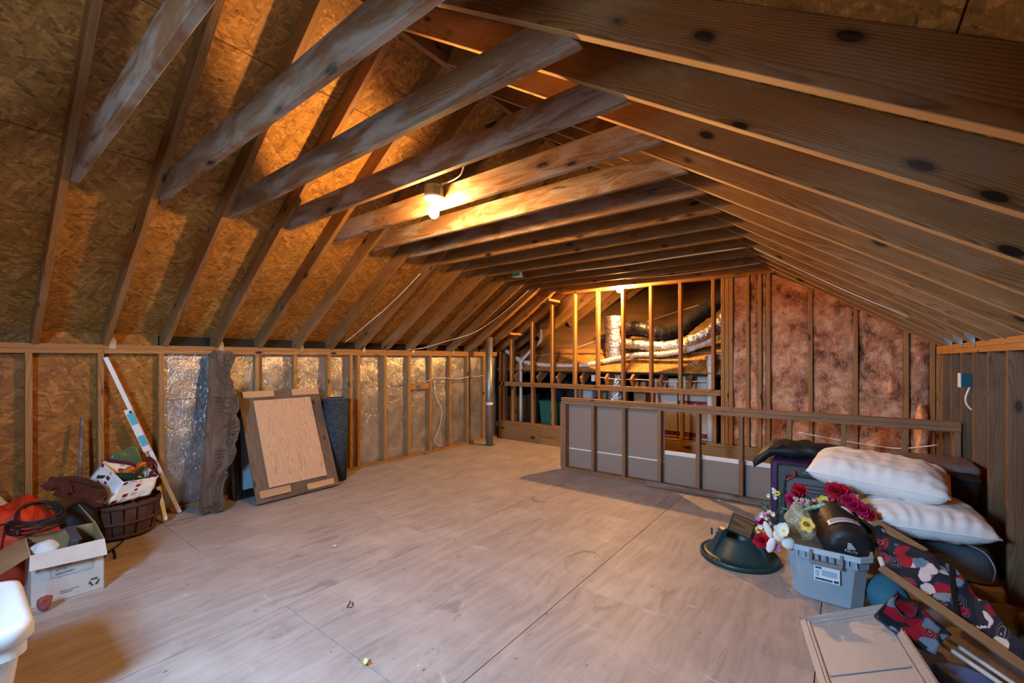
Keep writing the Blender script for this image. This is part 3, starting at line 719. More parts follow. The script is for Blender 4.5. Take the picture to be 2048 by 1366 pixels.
# bushel basket ---------------------------------------------------------------
M_bsk = wood('basket_slat', (.125, .06, .036), (.055, .026, .016), 40, 0, .15, (.16, .1, .08), rough=.7)
bk_ = thing('bushel_basket', 'brown slatted bushel basket holding the white tote bag', 'basket', (-4.60, .865, 0))
RB, RT, HB = .185, .235, .285
NS = 20
stave_me = None
for k in range(NS):
    a = 2 * math.pi * k / NS
    if stave_me is None:
        bm = bmesh.new(); g = []
        for i in range(5):
            f = i / 4; r = RB + (RT - RB) * f + .012 * math.sin(math.pi * f); w = 2 * math.pi * r / NS * .46
            g.append([bm.verts.new((r + dr, s * w, .004 + HB * f)) for s, dr in ((-1, 0), (1, 0), (1, -.005), (-1, -.005))])
        for A, B in zip(g, g[1:]):
            for j in range(4): bm.faces.new((A[j], A[(j + 1) % 4], B[(j + 1) % 4], B[j]))
        bm.faces.new(g[0]); bm.faces.new(g[-1]); o = bobj('stave', bm, M_bsk, bk_); stave_me = o.data
    else:
        o = bpy.data.objects.new('stave', stave_me); link(o, bk_)
    o.rotation_euler = (0, 0, a + .05 * math.sin(k * 2.3))
for z, h in ((.262, .034), (.135, .022), (.03, .022)):
    f = z / HB; r = RB + (RT - RB) * f + .012 * math.sin(math.pi * f) + .001
    bm = bmesh.new(); lathe_bm(bm, [(r, z - h / 2), (r + .006, z - h / 2), (r + .007, z + h / 2), (r + .001, z + h / 2)], 40); bobj('hoop', bm, M_bsk, bk_, True)
bm = bmesh.new(); lathe_bm(bm, [(0, .012), (RB, .012)], 24); bobj('basket_base', bm, M_bsk, bk_)
# tote bag in the basket -------------------------------------------------------
def bagmat():
    t = NT('printed_bag'); uv = t.coord('UV'); m = t.mapping(uv, (5, 5, 1))
    cell = t.vmath('FLOOR', m); fr = t.sep(t.vmath('FRACTION', m)); w = t.n('TexWhiteNoise'); t.put(w.inputs[0], cell); rv = t.sep(w.outputs['Color'])
    dx = t.math('ABSOLUTE', t.math('SUBTRACT', fr[0], .5)); dy = t.math('ABSOLUTE', t.math('SUBTRACT', fr[1], .5))
    sq = t.math('LESS_THAN', t.math('MAXIMUM', dx, t.math('MULTIPLY', dy, .85)), t.math('ADD', t.math('MULTIPLY', rv[2], .2), .16))
    on = t.math('MULTIPLY', sq, t.math('GREATER_THAN', rv[0], .42)); u0 = t.math('LESS_THAN', t.sep(uv)[0], .62)
    pc = t.mix(t.math('GREATER_THAN', rv[1], .62), (.17, .012, .035), (.44, .47, .40))
    col = t.mix(t.math('MULTIPLY', on, u0), t.mix(t.noise(t.coord(), 30, 2), (.70, .72, .74), (.80, .82, .83)), pc)
    return t.done(col, .45, 0, .4)
M_bag = bagmat(); M_burg = plain('burgundy_webbing', (.15, .015, .04), .7)
tb = thing('tote_bag', 'white tote bag with burgundy bottle print standing in the bushel basket', 'bag', (-4.60, .865, .22))
def L_(p): return Vector(p) - Vector((-4.60, .865, .22))
c1, c2, c3, c4 = L_((-4.72, .756, .584)), L_((-4.38, .825, .459)), L_((-4.50, 1.075, .428)), L_((-4.80, 1.035, .50))
b1, b2, b3, b4 = L_((-4.62, .66, .44)), L_((-4.385, .735, .30)), L_((-4.46, 1.0, .30)), L_((-4.70, .96, .26))
bm = bmesh.new(); uvl = bm.loops.layers.uv.new('UVMap')
quad_patch(bm, b1, b2, c2, c1, 10, 8, uvl); quad_patch(bm, b2, b3, c3, c2, 12, 8, uvl); quad_patch(bm, b3, b4, c4, c3, 8, 8, uvl); quad_patch(bm, b4, b1, c1, c4, 8, 8, uvl)
quad_patch(bm, b4, b3, b2, b1, 8, 8)
bmesh.ops.remove_doubles(bm, verts=bm.verts, dist=.001)
for f in bm.faces:
    if abs(f.normal.z) > .93: pass
crumple(bm, .012, 14, 3.0)
o = bobj('bag_body', bm, M_bag, tb, True); md = o.modifiers.new('thick', 'SOLIDIFY'); md.thickness = .002
def ribbon(name, pts, w, mat, parent, side, th=.003, per=8):
    bm = bmesh.new(); sp = spline(pts, per); side = Vector(side).normalized(); prev = None
    for i, p in enumerate(sp):
        t_ = (sp[min(i + 1, len(sp) - 1)] - sp[max(i - 1, 0)]).normalized(); s = (side - t_ * side.dot(t_)).normalized(); n = t_.cross(s)
        cur = [bm.verts.new(p + s * w / 2 * a + n * th / 2 * b) for a, b in ((-1, -1), (1, -1), (1, 1), (-1, 1))]
        if prev:
            for j in range(4): bm.faces.new((prev[j], prev[(j + 1) % 4], cur[(j + 1) % 4], cur[j]))
        else: bm.faces.new(cur)
        prev = cur
    bm.faces.new(prev[::-1]); return bobj(name, bm, mat, parent)
ribbon('handle', [c1 + Vector((.02, .03, 0)), L_((-4.63, .85, .57)), L_((-4.55, .93, .535)), L_((-4.46, .90, .46)), c2 + Vector((0, .06, .0))], .028, M_burg, tb, (.3, 0, 1))
ribbon('handle', [c4 + Vector((.03, .0, 0)), L_((-4.68, 1.06, .55)), L_((-4.57, 1.075, .49)), L_((-4.55, 1.02, .45)), c3 + Vector((-.02, .01, .0))], .028, M_burg, tb, (.3, 0, 1))
ribbon('bag_hem', [c4, c1], .014, M_burg, tb, (0, 0, 1), .004, 4)
M_vin = plain('green_vinyl', (.075, .125, .06), .22, 0, .5, .15, 12); M_orange = plain('orange_mesh', (.55, .15, .015), .6, 0, .3, .3, 60); M_glassg = plain('green_bottle_glass', (.012, .04, .03), .08, 0, .6)
bm = bmesh.new(); quad_patch(bm, (-4.78, .815, .30), (-4.75, 1.04, .30), (-4.765, 1.02, .53), (-4.78, .815, .61), 8, 8)
quad_patch(bm, (-4.78, .815, .61), (-4.765, 1.02, .53), (-4.80, .985, .668), (-4.80, .975, .67), 8, 4)
crumple(bm, .01, 9, 1); bmesh.ops.remove_doubles(bm, verts=bm.verts, dist=.002)
o = bobj('vinyl_sheet', bm, M_vin, None, True); md = o.modifiers.new('thick', 'SOLIDIFY'); md.thickness = .004; tag(o, 'folded dark green vinyl sheet sticking out of the white tote bag', 'sheet')
gb = thing('glass_bottle', 'dark green glass bottle lying in the open white tote bag', 'bottle', (-4.55, .86, .455))
bm = bmesh.new(); lathe_bm(bm, [(0, -.12), (.036, -.12), (.04, -.11), (.04, .04), (.03, .075), (.014, .10), (.013, .16), (0, .16)], 20)
bobj('bottle_body', bm, M_glassg, gb, True, M=Matrix.Rotation(1.35, 4, Vector((.9, -.2, 0))))
on_ = ellipsoid('orange_wrap', (-4.61, .92, .505), (.03, .105, .024), M_orange, None, 2, .010, 30, 3, (.35, 0, .1)); tag(on_, 'crumpled orange wrapping lying across the white tote bag', 'wrapping')
# leather bag ------------------------------------------------------------------
M_leath = plain('brown_leather', (.105, .032, .017), .42, 0, .45, .25, 90, .3)
lb = thing('leather_bag', 'brown leather strap bag slumped between red cloth and basket', 'bag', (-4.35, .55, 0))
def K_(p): return Vector(p) - Vector((-4.35, .55, 0))
ribbon('strap', [K_(p) for p in ((-4.52, .45, .50), (-4.42, .46, .53), (-4.34, .52, .50), (-4.30, .62, .44), (-4.30, .685, .40), (-4.33, .69, .36), (-4.36, .62, .355), (-4.38, .55, .42), (-4.42, .47, .475))], .085, M_leath, lb, (.35, 0, 1), .007)
ribbon('strap', [K_(p) for p in ((-4.50, .44, .49), (-4.45, .55, .52), (-4.42, .66, .46), (-4.40, .71, .40), (-4.41, .70, .34))], .075, M_leath, lb, (.3, 0, 1), .006)
ribbon('strap_keeper', [K_(p) for p in ((-4.40, .41, .50), (-4.37, .455, .535), (-4.335, .50, .525), (-4.32, .52, .46))], .06, M_leath, lb, (.3, .2, 1), .006)
o = ellipsoid('bag_body', K_((-4.39, .575, .18)), (.10, .115, .18), plain('black_nylon', (.012, .012, .014), .6), lb, 4, .03, 9)
# red cloth, pale blanket -------------------------------------------------------
def mound(name, cx, cy, rx, ry, h, mat, seed, fold=.05, flat=2.2, n=40):
    bm = bmesh.new(); g = []
    for i in range(n + 1):
        row = []
        for j in range(n + 1):
            x, y = -1 + 2 * i / n, -1 + 2 * j / n; r = (abs(x) ** 3 + abs(y) ** 3) ** (1 / 3)
            hh = max(0.0, 1 - r ** flat); z = h * hh
            w = 1 - hh
            z += fold * (noise.noise((x * 2.4 + seed, y * 2.4, seed)) + .5 * noise.noise((x * 5.5, y * 5.5 + seed, 2))) * min(1, hh * 3)
            row.append(bm.verts.new((cx + rx * x, cy + ry * y, max(.004, z))))
        g.append(row)
    for A, B in zip(g, g[1:]):
        for k in range(n): bm.faces.new((A[k], B[k], B[k + 1], A[k + 1]))
    rim = [g[i][0] for i in range(n)] + [g[n][j] for j in range(n)] + [g[i][n] for i in range(n, 0, -1)] + [g[0][j] for j in range(n, 0, -1)]
    bm.faces.new(rim)
    return bobj(name, bm, mat, None, True)
M_red = plain('red_nylon', (.52, .035, .008), .55, 0, .35, .1, 20, .2); M_cream = plain('cream_blanket', (.52, .41, .33), .9, 0, .1, .3, 60, .15)
tag(mound('red_cloth', -4.33, .27, .315, .245, .455, M_red, 2.0, .045, 4.2), 'bright red nylon cloth heaped behind the cardboard box', 'cloth')
tag(mound('cream_blanket', -4.76, .06, .11, .30, .46, M_cream, 5.0, .03, 4), 'folded cream blanket against wall behind red cloth', 'blanket')
# cable coil ------------------------------------------------------------------
cc = thing('cable_coil', 'black power cable coil with pale plug on the red cloth', 'cable', (-4.08, .36, .345))
for k in range(6):
    pts = [(.17 * math.cos(a) * (1 - .06 * k) + .008 * math.sin(3 * a + k), .13 * math.sin(a) * (1 - .05 * k) + .01 * math.cos(2 * a + k), .012 * k + .012 * math.sin(2 * a + k) + .07 * max(0, -math.cos(a))) for a in [2 * math.pi * i / 16 for i in range(17)]]
    tube('cable_loop', pts, .0065, M_black, cc, 6, 4)
tube('cable_tail', [(.02, -.10, .03), (.03, -.16, .05), (.10, -.20, .0), (.14, -.22, -.08)], .006, M_black, cc, 6)
o = box('plug', .10, .15, -.12, -.085, .0, .03, M_black, cc, .006)
for dz in (.008, .022): box('prong', .15, .172, -.106, -.100, dz, dz + .004, plain('brass_prong', (.6, .5, .35), .3, .8), cc, .001)
# cardboard box -----------------------------------------------------------------
M_card = plain('white_cardboard', (.56, .50, .45), .85, 0, .15, 0, 80, .06); M_kraft = plain('kraft_cardboard', (.40, .235, .11), .85, 0, .15, 0, 80, .08)
M_ink = plain('print_ink', (.05, .05, .06), .8); M_teal = plain('recycling_green', (.02, .085, .075), .8)
cb = thing('cardboard_box', 'open white cardboard moving box with printed side and raised flaps', 'box', (-3.586, .587, 0), -.03)
WB, DB, HBx = .305, .40, .305
def plate(name, pts, th, mat, parent, M=None, inner=None):
    """thin flat sheet from a 3-D quad, own thickness; inner: material of the other side"""
    P = [Vector(p) for p in pts]; n = (P[1] - P[0]).cross(P[2] - P[0]).normalized(); k = len(P)
    bm = bmesh.new(); A = [bm.verts.new(p) for p in P]; B = [bm.verts.new(p - n * th) for p in P]
    f0 = bm.faces.new(A); f1 = bm.faces.new(B[::-1])
    for i in range(k): bm.faces.new((A[i], B[i], B[(i + 1) % k], A[(i + 1) % k]))
    if inner: f1.material_index = 1
    return bobj(name, bm, [mat, inner] if inner else mat, parent, M=M)
fpanel = plate('front_panel', [(0, -WB, 0), (0, 0, 0), (0, 0, HBx), (0, -WB, HBx)], .004, M_card, cb, inner=M_kraft)
plate('rear_panel', [(-DB, 0, 0), (-DB, -WB, 0), (-DB, -WB, HBx), (-DB, 0, HBx)], .004, M_card, cb, inner=M_kraft)
plate('side_panel', [(-DB, -WB, 0), (0, -WB, 0), (0, -WB, HBx), (-DB, -WB, HBx)], .004, M_card, cb, inner=M_kraft)
plate('side_panel', [(0, 0, 0), (-DB, 0, 0), (-DB, 0, HBx), (0, 0, HBx)], .004, M_card, cb, inner=M_kraft)
plate('base_panel', [(0, 0, .005), (0, -WB, .005), (-DB, -WB, .005), (-DB, 0, .005)], .004, M_kraft, cb)
plate('flap', [(.052, -WB - .005, HBx - .07), (.058, .006, HBx - .083), (.002, .001, HBx + .001), (.002, -WB, HBx + .001)], .004, M_card, cb)   # front flap folded out
plate('flap', [(-.36, -WB - .13, HBx - .05), (-.01, -WB - .13, HBx - .075), (0, -WB - .001, HBx), (-DB, -WB - .001, HBx)], .004, M_kraft, cb)    # side flap folded out
rf = plate('flap', [(.0, .001, HBx), (-.37, .001, HBx), (-.345, -.075, HBx + .155), (.03, -.045, HBx + .125)], .004, M_kraft, cb)                # raised flap
plate('flap', [(-DB - .002, -.02, HBx), (-DB - .002, -WB + .02, HBx), (-DB - .05, -WB + .03, HBx - .08), (-DB - .05, -.03, HBx - .08)], .004, M_kraft, cb)
PF = lambda y, z: pose((.0012, y, z), (0, 1, 0), (0, 0, 1), (1, 0, 0))
for k, s in enumerate(('BASEMENT', 'GARAGE', 'ATTIC', 'LAUNDRY')): textmesh('printed_line', s, .017, PF(-.205, .222 - .021 * k), M_ink, fpanel, 'LEFT')
for y0, y1, z0, z1 in ((-.225, -.05, .145, .1462), (-.051, -.0498, .145, .24), (-.226, -.2248, .145, .24)): box('printed_rule', .0004, .0012, y0, y1, z0, z1, M_ink, fpanel, .0001)
textmesh('printed_line', 'This box is made from', .009, PF(-.19, .055), M_ink, fpanel, 'LEFT'); textmesh('printed_line', 'recycled paper', .009, PF(-.19, .044), M_ink, fpanel, 'LEFT')
for k in range(3):
    a = k * 2 * math.pi / 3
    bm = bmesh.new(); prism_bm(bm, [(-.020, .012), (.006, .012), (.006, .008), (.018, .0165), (.006, .025), (.006, .021), (-.013, .021)], .0006)
    bobj('recycling_arrow', bm, M_teal, fpanel, M=PF(-.045, .062) @ Matrix.Rotation(a, 4, 'Z'))
fm = pose(Vector((-.10, -.0245, HBx + .055)), Vector((-1, 0, 0)), Vector((0, -.42, .9)).normalized(), Vector((0, .9, .42)).normalized())
n_f = Vector((0, -.9, -.42)).normalized()
# print on the raised flap (inner side towards the camera)
fl_a, fl_b, fl_c = Vector((.0, .001, HBx)), Vector((-.37, .001, HBx)), Vector((.03, -.045, HBx + .125))
fx = (fl_a - fl_b).normalized(); fyv = (fl_c - fl_a); fz = fx.cross(fyv).normalized(); fy = fz.cross(fx)
for (s0, s1, t0, t1) in ((-.28, -.06, .085, .088), (-.28, -.277, .04, .088), (-.10, -.075, .03, .075), (-.24, -.235, .045, .075), (-.22, -.215, .045, .075), (-.2, -.195, .045, .075), (-.18, -.17, .045, .075), (-.155, -.15, .045, .075), (-.06, -.057, .06, .088)):
    for off in (.0008, -.0048):
        P = [fl_a + fx * s + fy * t_ + fz * off for s, t_ in ((s0, t0), (s1, t0), (s1, t1), (s0, t1))]
        plate('printed_mark', P, .0004, M_ink, rf)
# what lies in the box
o = ellipsoid('white_rag', (-3.73, .35, .285), (.07, .065, .035), plain('white_cotton', (.74, .73, .70), .9, 0, .1, .3, 60), None, 2, .016, 16, 3, (.2, .1, .4)); tag(o, 'balled white cotton rag lying in the open cardboard box', 'rag')
hd = thing('metal_tray', 'black metal tray standing on edge in the open cardboard box', 'tray', (-3.80, .46, .01))
bm = bmesh.new(); quad_patch(bm, (-.13, -.02, .0), (.16, -.02, .0), (.13, .03, .30), (-.15, .03, .315), 2, 2); o = bobj('tray_plate', bm, M_gloss, hd); md = o.modifiers.new('t', 'SOLIDIFY'); md.thickness = .014
beam('tray_lip', (-.15, .02, .313), (.13, .02, .298), .045, .008, M_galv, hd)
# clear bag of red lining
M_film = NT('clear_film'); M_film.put(M_film.b.inputs['Alpha'], .10); M_film = M_film.done((.5, .55, .58), .12, 0, .6)
cp = thing('plastic_bag', 'clear plastic bag with red scraps leaning on the cardboard box', 'bag', (-3.505, .325, 0))
ellipsoid('bag_film', (0, 0, .125), (.024, .042, .12), M_film, cp, 3, .016, 26)
ellipsoid('red_scrap', (0, .005, .055), (.014, .028, .045), plain('red_scraps', (.30, .03, .02), .6), cp, 5, .012, 30, 2)
# white storage bin in the corner ------------------------------------------------
M_bin = plain('white_polyethylene', (.70, .69, .66), .42, 0, .4, .05, 30, .05)
sb = thing('storage_bin', 'white plastic storage bin with rounded lid standing before the cardboard box', 'bin', (-2.60, -.05, 0))
def rrect(hx, hy, r, n=6):
    pts = []
    for cx, cy, a0 in ((hx - r, hy - r, 0), (-hx + r, hy - r, 90), (-hx + r, -hy + r, 180), (hx - r, -hy + r, 270)):
        for k in range(n + 1):
            a = math.radians(a0 + 90 * k / n); pts.append((cx + r * math.cos(a), cy + r * math.sin(a)))
    return pts
def loft(bm, secs, cap0=True, cap1=True):
    rings = [[bm.verts.new((x, y, z)) for x, y in pts] for pts, z in secs]; n = len(rings[0])
    for A, B in zip(rings, rings[1:]):
        for k in range(n): bm.faces.new((A[k], A[(k + 1) % n], B[(k + 1) % n], B[k]))
    if cap0: bm.faces.new(rings[0][::-1])
    if cap1: bm.faces.new(rings[-1])
bm = bmesh.new(); loft(bm, [(rrect(.205, .175, .05), 0), (rrect(.245, .215, .06), .33), (rrect(.262, .232, .06), .335), (rrect(.262, .232, .06), .395)]); bobj('bin_body', bm, M_bin, sb)
bm = bmesh.new(); loft(bm, [(rrect(.272, .242, .07), .385), (rrect(.280, .250, .075), .395), (rrect(.280, .250, .075), .425), (rrect(.272, .242, .07), .446), (rrect(.25, .22, .06), .452), (rrect(.235, .205, .05), .446), (rrect(.19, .16, .05), .446), (rrect(.18, .15, .05), .453)])
bobj('bin_lid', bm, M_bin, sb, True)
# ------------------------------------------------------------------ the pile on the right
# christmas tree stand
M_grn = plain('dark_green_plastic', (.016, .045, .048), .42, 0, .45, .04, 40, .1)
ts = thing('tree_stand', 'dark green plastic tree stand with eye bolts before the clear tote', 'tree stand', (-.595, 3.41, 0), .3)
bm = bmesh.new()
prof = [(.0, .018), (.232, .018), (.248, .0), (.252, .0), (.252, .030), (.244, .034), (.238, .024), (.205, .050), (.165, .095), (.135, .135), (.118, .160), (.110, .160), (.104, .12), (.10, .04), (.0, .04)]
lathe_bm(bm, prof, 48); o = bobj('stand_base', bm, M_grn, ts, True)
for k in range(44):
    a = 2 * math.pi * k / 44
    bm = None
    if k == 0:
        fin_me = cbox_mesh(.018, .0022, .016, M_grn, .0004)
    f_ = bpy.data.objects.new('rim_fin', fin_me); f_.location = (.2385 * math.cos(a), .2385 * math.sin(a), .028); f_.rotation_euler = (0, 0, a); link(f_, ts)
for k in range(3):
    a = math.radians(205 + 120 * k)
    bm = bmesh.new(); prism_bm(bm, [(.115, .02), (.215, .035), (.135, .205), (.112, .215), (.105, .20)], .05)
    M_ = Matrix.Rotation(a, 4, 'Z') @ pose((0, .025, 0), (1, 0, 0), (0, 0, 1), (0, -1, 0))
    st_ = bobj('stand_post', bm, M_grn, ts, M=M_)
    tube('eye_bolt', [(.06, 0, .185), (.20, 0, .19)], .0045, M_galv, ts, 8, 1, False, Matrix.Rotation(a, 4, 'Z'))
    box('bolt_handle', .196, .206, -.006, .006, .165, .215, M_grn, ts, .003).matrix_local = Matrix.Rotation(a, 4, 'Z') @ Matrix.Translation((.2, 0, .19))
# brush pad stuck on the stand
bp = thing('bristle_pad', 'square brown bristle pad tilted on the tree stand', 'pad', (-.565, 3.35, .245))
u_ = Vector((.95, .1, -.30)).normalized(); n_ = Vector((-.35, -.80, .45)); n_ = (n_ - u_ * n_.dot(u_)).normalized(); v_ = n_.cross(u_)
MBp = pose((0, 0, 0), u_, v_, n_)
o = bpy.data.objects.new('pad_back', cbox_mesh(.155, .125, .022, plain('charcoal_rubber', (.035, .035, .038), .7, 0, .3, .4, 200), .004)); o.matrix_local = MBp; link(o, bp)
M_bris = wood('brown_bristle', (.24, .12, .04), (.04, .02, .01), 20, 0, .0); o = bpy.data.objects.new('bristles', cbox_mesh(.135, .108, .012, M_bris, .002)); o.matrix_local = MBp @ Matrix.Translation((0, 0, .016)); link(o, bp)
# translucent tote ------------------------------------------------------------
def clear(name, col, alpha, rough=.3):
    t = NT(name); t.put(t.b.inputs['Alpha'], alpha); return t.done(col, rough, 0, .5)
M_clear = clear('frosted_plastic', (.40, .53, .63), .55); M_clear2 = clear('frosted_rim', (.52, .66, .74), .8)
M_grey = plain('grey_plastic', (.20, .20, .205), .45)
ct = thing('storage_tote', 'translucent blue-grey storage tote packed with flowers and a black sack', 'tote', (-.085, 3.35, 0))
bm = bmesh.new()
def crect(hx, hy, c):   # chamfered rectangle
    return [(hx, -hy + c), (hx, hy - c), (hx - c, hy), (-hx + c, hy), (-hx, hy - c), (-hx, -hy + c), (-hx + c, -hy), (hx - c, -hy)]
loft(bm, [(crect(.16, .285, .055), .004), (crect(.165, .29, .055), .012), (crect(.183, .315, .055), .235), (crect(.189, .322, .05), .242), (crect(.193, .328, .05), .30)], True, False)
o = bobj('tote_body', bm, M_clear, ct); md = o.modifiers.new('t', 'SOLIDIFY'); md.thickness = .0025
bm = bmesh.new(); loft(bm, [(crect(.192, .327, .05), .292), (crect(.206, .341, .055), .292), (crect(.208, .343, .055), .322), (crect(.196, .331, .05), .322), (crect(.192, .327, .05), .30)], False, False); bobj('tote_rim', bm, M_clear2, ct)
for sx in (-1, 1):
    for dx in (.10, .135): box('rim_rib', sx * dx - .002, sx * dx + .002, -.343, -.325, .262, .296, M_clear2, ct, .001)
hdl = box('handle', -.075, .075, -.362, -.332, .236, .258, M_grey, ct, .006)
for sx in (-1, 1): box('handle_arm', sx * .07 - .008, sx * .07 + .008, -.352, -.332, .250, .315, M_grey, None, .003).parent = ct
for dx in (-.035, 0, .035): reparent(box('handle_rib', dx - .003, dx + .003, -.348, -.335, .256, .29, M_grey, ct, .001), hdl)
lbp = box('paper_label', -.055, .063, -.3285, -.3265, .14, .228, plain('label_white', (.72, .75, .78), .5), ct, .0005)
M_navy = plain('label_navy', (.03, .06, .16), .5); M_pale = plain('label_grey', (.40, .46, .52), .5)
for (x0, x1, z0, z1, m) in ((-.05, .03, .146, .157, M_navy), (.036, .058, .146, .160, M_ink), (-.05, -.03, .165, .20, M_pale), (-.02, .05, .172, .205, M_pale), (-.05, -.02, .208, .219, M_navy)):
    reparent(box('label_print', x0, x1, -.3292, -.3286, z0, z1, m, ct, .0002), lbp)
# stuff sack ------------------------------------------------------------------
M_nyl = plain('black_ripstop', (.018, .017, .018), .5, 0, .4, .25, 50)
ss = thing('stuff_sack', 'black sleeping bag stuff sack with white logo in the clear tote', 'sack')
SA, SB = Vector((-.10, 3.56, .40)), Vector((.03, 3.115, .315)); sx_ = (SB - SA).normalized(); sz_ = (Vector((0, 0, 1)) - sx_ * sx_.z).normalized(); sy_ = sz_.cross(sx_)
MS = pose((SA + SB) / 2, sx_, sy_, sz_); Ls = (SB - SA).length
bm = bmesh.new()
lathe_bm(bm, [(0, -Ls / 2), (.09, -Ls / 2 + .005), (.122, -Ls / 2 + .04), (.128, 0), (.122, Ls / 2 - .05), (.108, Ls / 2 - .018), (.085, Ls / 2 - .002), (0, Ls / 2)], 36)
crumple(bm, .006, 25, 2)
sbody = bobj('sack_body', bm, M_nyl, ss, True, MS @ Matrix.Rotation(math.pi / 2, 4, 'Y'))
M_prw = plain('print_white', (.75, .76, .76), .6)
ME = MS @ pose((Ls / 2 + .002, 0, 0), (0, 1, 0), (0, 0, 1), (1, 0, 0))
lg = textmesh('logo_text', 'KELTY', .022, ME @ Matrix.Translation((-.005, -.012, 0)) @ Matrix.Rotation(-.25, 4, 'Z'), M_prw, ss)
lg2 = textmesh('logo_text', '-7\u00b0C', .016, ME @ Matrix.Translation((.055, -.055, 0)) @ Matrix.Rotation(.2, 4, 'Z'), M_prw, ss)
for k in range(5):
    w = .03 - .0055 * k; bm = bmesh.new(); prism_bm(bm, [(-.022, .010 + .008 * k), (-.022 + w + .012, .010 + .008 * k), (-.022 + w + .008, .015 + .008 * k), (-.022, .015 + .008 * k)], .0008)
    reparent(bobj('logo_mark', bm, M_prw, ss, M=ME), sbody)
reparent(lg, sbody); reparent(lg2, sbody)
bm = bmesh.new(); g = []
for i in range(13):
    a = -.75 + 1.25 * i / 12
    g.append([bm.verts.new((x, .129 * math.sin(a), .129 * math.cos(a))) for x in (.10, .145)])
for A, B in zip(g, g[1:]): bm.faces.new((A[0], B[0], B[1], A[1]))
o = bobj('care_label', bm, M_prw, ss, M=MS); md = o.modifiers.new('t', 'SOLIDIFY'); md.thickness = .002
for k in range(3): tube('printed_line', [(.112 + .011 * k, .1312 * math.sin(a), .1312 * math.cos(a)) for a in [-.65 + 1.05 * i / 8 for i in range(9)]], .0012, M_ink, ss, 4, 1, False, MS)
# flower arrangement --------------------------------------------------------------
fw = thing('flower_wreath', 'artificial spring flower wreath hanging over the clear tote', 'wreath')
M_pk = plain('magenta_petal', (.50, .012, .09), .6); M_rd = plain('red_petal', (.50, .012, .03), .6); M_yl = plain('yellow_petal', (.72, .55, .13), .6); M_pwh = plain('blush_petal', (.70, .50, .52), .6)
M_lf = plain('leaf_green', (.025, .085, .045), .55); M_lf2 = plain('leaf_bluegreen', (.06, .16, .12), .55); M_lil = plain('lilac_petal', (.48, .20, .45), .6); M_mint = plain('mint_ribbon', (.32, .58, .44), .6); M_wt = plain('white_petal', (.72, .76, .66), .6); M_or = plain('orange_centre', (.60, .22, .03), .6)
def petal_bm(bm, a, tilt, L, W, z0=0, curl=.25):
    """one bent petal, five verts a side"""
    R = Matrix.Rotation(a, 3, 'Z') @ Matrix.Rotation(-tilt, 3, 'Y'); prev = None
    for i, (f, w) in enumerate(((.05, .25), (.35, .85), (.7, 1.0), (1.0, .45))):
        row = [bm.verts.new(R @ Vector((L * f, s * W / 2 * w, curl * L * f * f + abs(s) * W * .12)) + Vector((0, 0, z0))) for s in (-1, 0, 1)]
        if prev:
            for j in range(2): bm.faces.new((prev[j], prev[j + 1], row[j + 1], row[j]))
        prev = row
def flower(loc, size, mat, layers, n, face=(-.25, -.8, .5), centre=None, seed=0):
    rr = random.Random(seed); z = Vector(face).normalized(); M = z.to_track_quat('Z', 'Y').to_matrix().to_4x4(); M.translation = Vector(loc)
    bm = bmesh.new()
    for l in range(layers):
        for k in range(n): petal_bm(bm, 2 * math.pi * (k + .5 * l + rr.uniform(-.15, .15)) / n, .15 + .95 * l / max(1, layers - 1) if layers > 1 else .35, size * (1 - .16 * l) * rr.uniform(.88, 1.1), size * .75 * (1 - .1 * l), .004 * l)
    f = bobj('flower', bm, mat, fw, False, M)
    if centre: ellipsoid('flower_centre', (0, 0, size * .16), (size * .18,) * 3, centre, f, sub=1)
    return f
for k, (p, s, m) in enumerate((((-.24, 3.5, .508), .055, M_rd), ((-.276, 3.45, .452), .05, M_pk), ((-.255, 3.47, .485), .045, M_rd), ((-.045, 3.45, .555), .062, M_rd), ((-.005, 3.44, .553), .055, M_rd), ((.02, 3.40, .52), .05, M_pk), ((.05, 3.38, .50), .05, M_pk), ((.085, 3.36, .486), .05, M_pk), ((.118, 3.36, .46), .042, M_rd), ((-.406, 3.10, .262), .056, M_rd), ((-.43, 3.2, .347), .03, M_pk))): flower(p, s, m, 4, 7, (-.25 + .1 * math.sin(k * 3), -.75, .5), None, k)
for k, (p, s) in enumerate((((-.105, 3.43, .49), .040), ((-.051, 3.45, .51), .034), ((-.43, 3.2, .295), .034), ((-.17, 3.035, .442), .045), ((-.36, 3.42, .49), .02))): flower(p, s, M_yl, 1 if k < 2 else 2, 6, (-.3, -.85, .3), M_or, 30 + k)
flower((-.285, 3.005, .385), .05, M_wt, 1, 10, (-.3, -.8, .45), M_yl, 50)
for k, p in enumerate(((-.32, 3.05, .272), (-.31, 3.04, .255), (-.335, 3.05, .258))): flower(p, .018, M_lil, 1, 5, (-.3, -.8, .3), None, 60 + k)
rr = random.Random(4)
for k in range(34):
    x = rr.uniform(-.265, -.115); flower((x, 3.41 + rr.uniform(-.02, .02), .462 + rr.uniform(-.02, .022)), .013, M_pwh, 2, 5, (rr.uniform(-.6, .2), -.8, rr.uniform(0, .6)), None, 100 + k)
for k in range(9): flower((-.395 + rr.uniform(-.025, .02), 3.45, .48 + rr.uniform(-.03, .035)), .014, M_wt, 1, 5, (rr.uniform(-.6, .2), -.8, rr.uniform(0, .6)), None, 200 + k)
for k in range(4): flower((-.08 + .012 * k, 3.5 - .01 * k, .598 - .018 * k), .013, M_wt, 1, 5, (-.3, -.8, .4), None, 220 + k)
rr = random.Random(21)
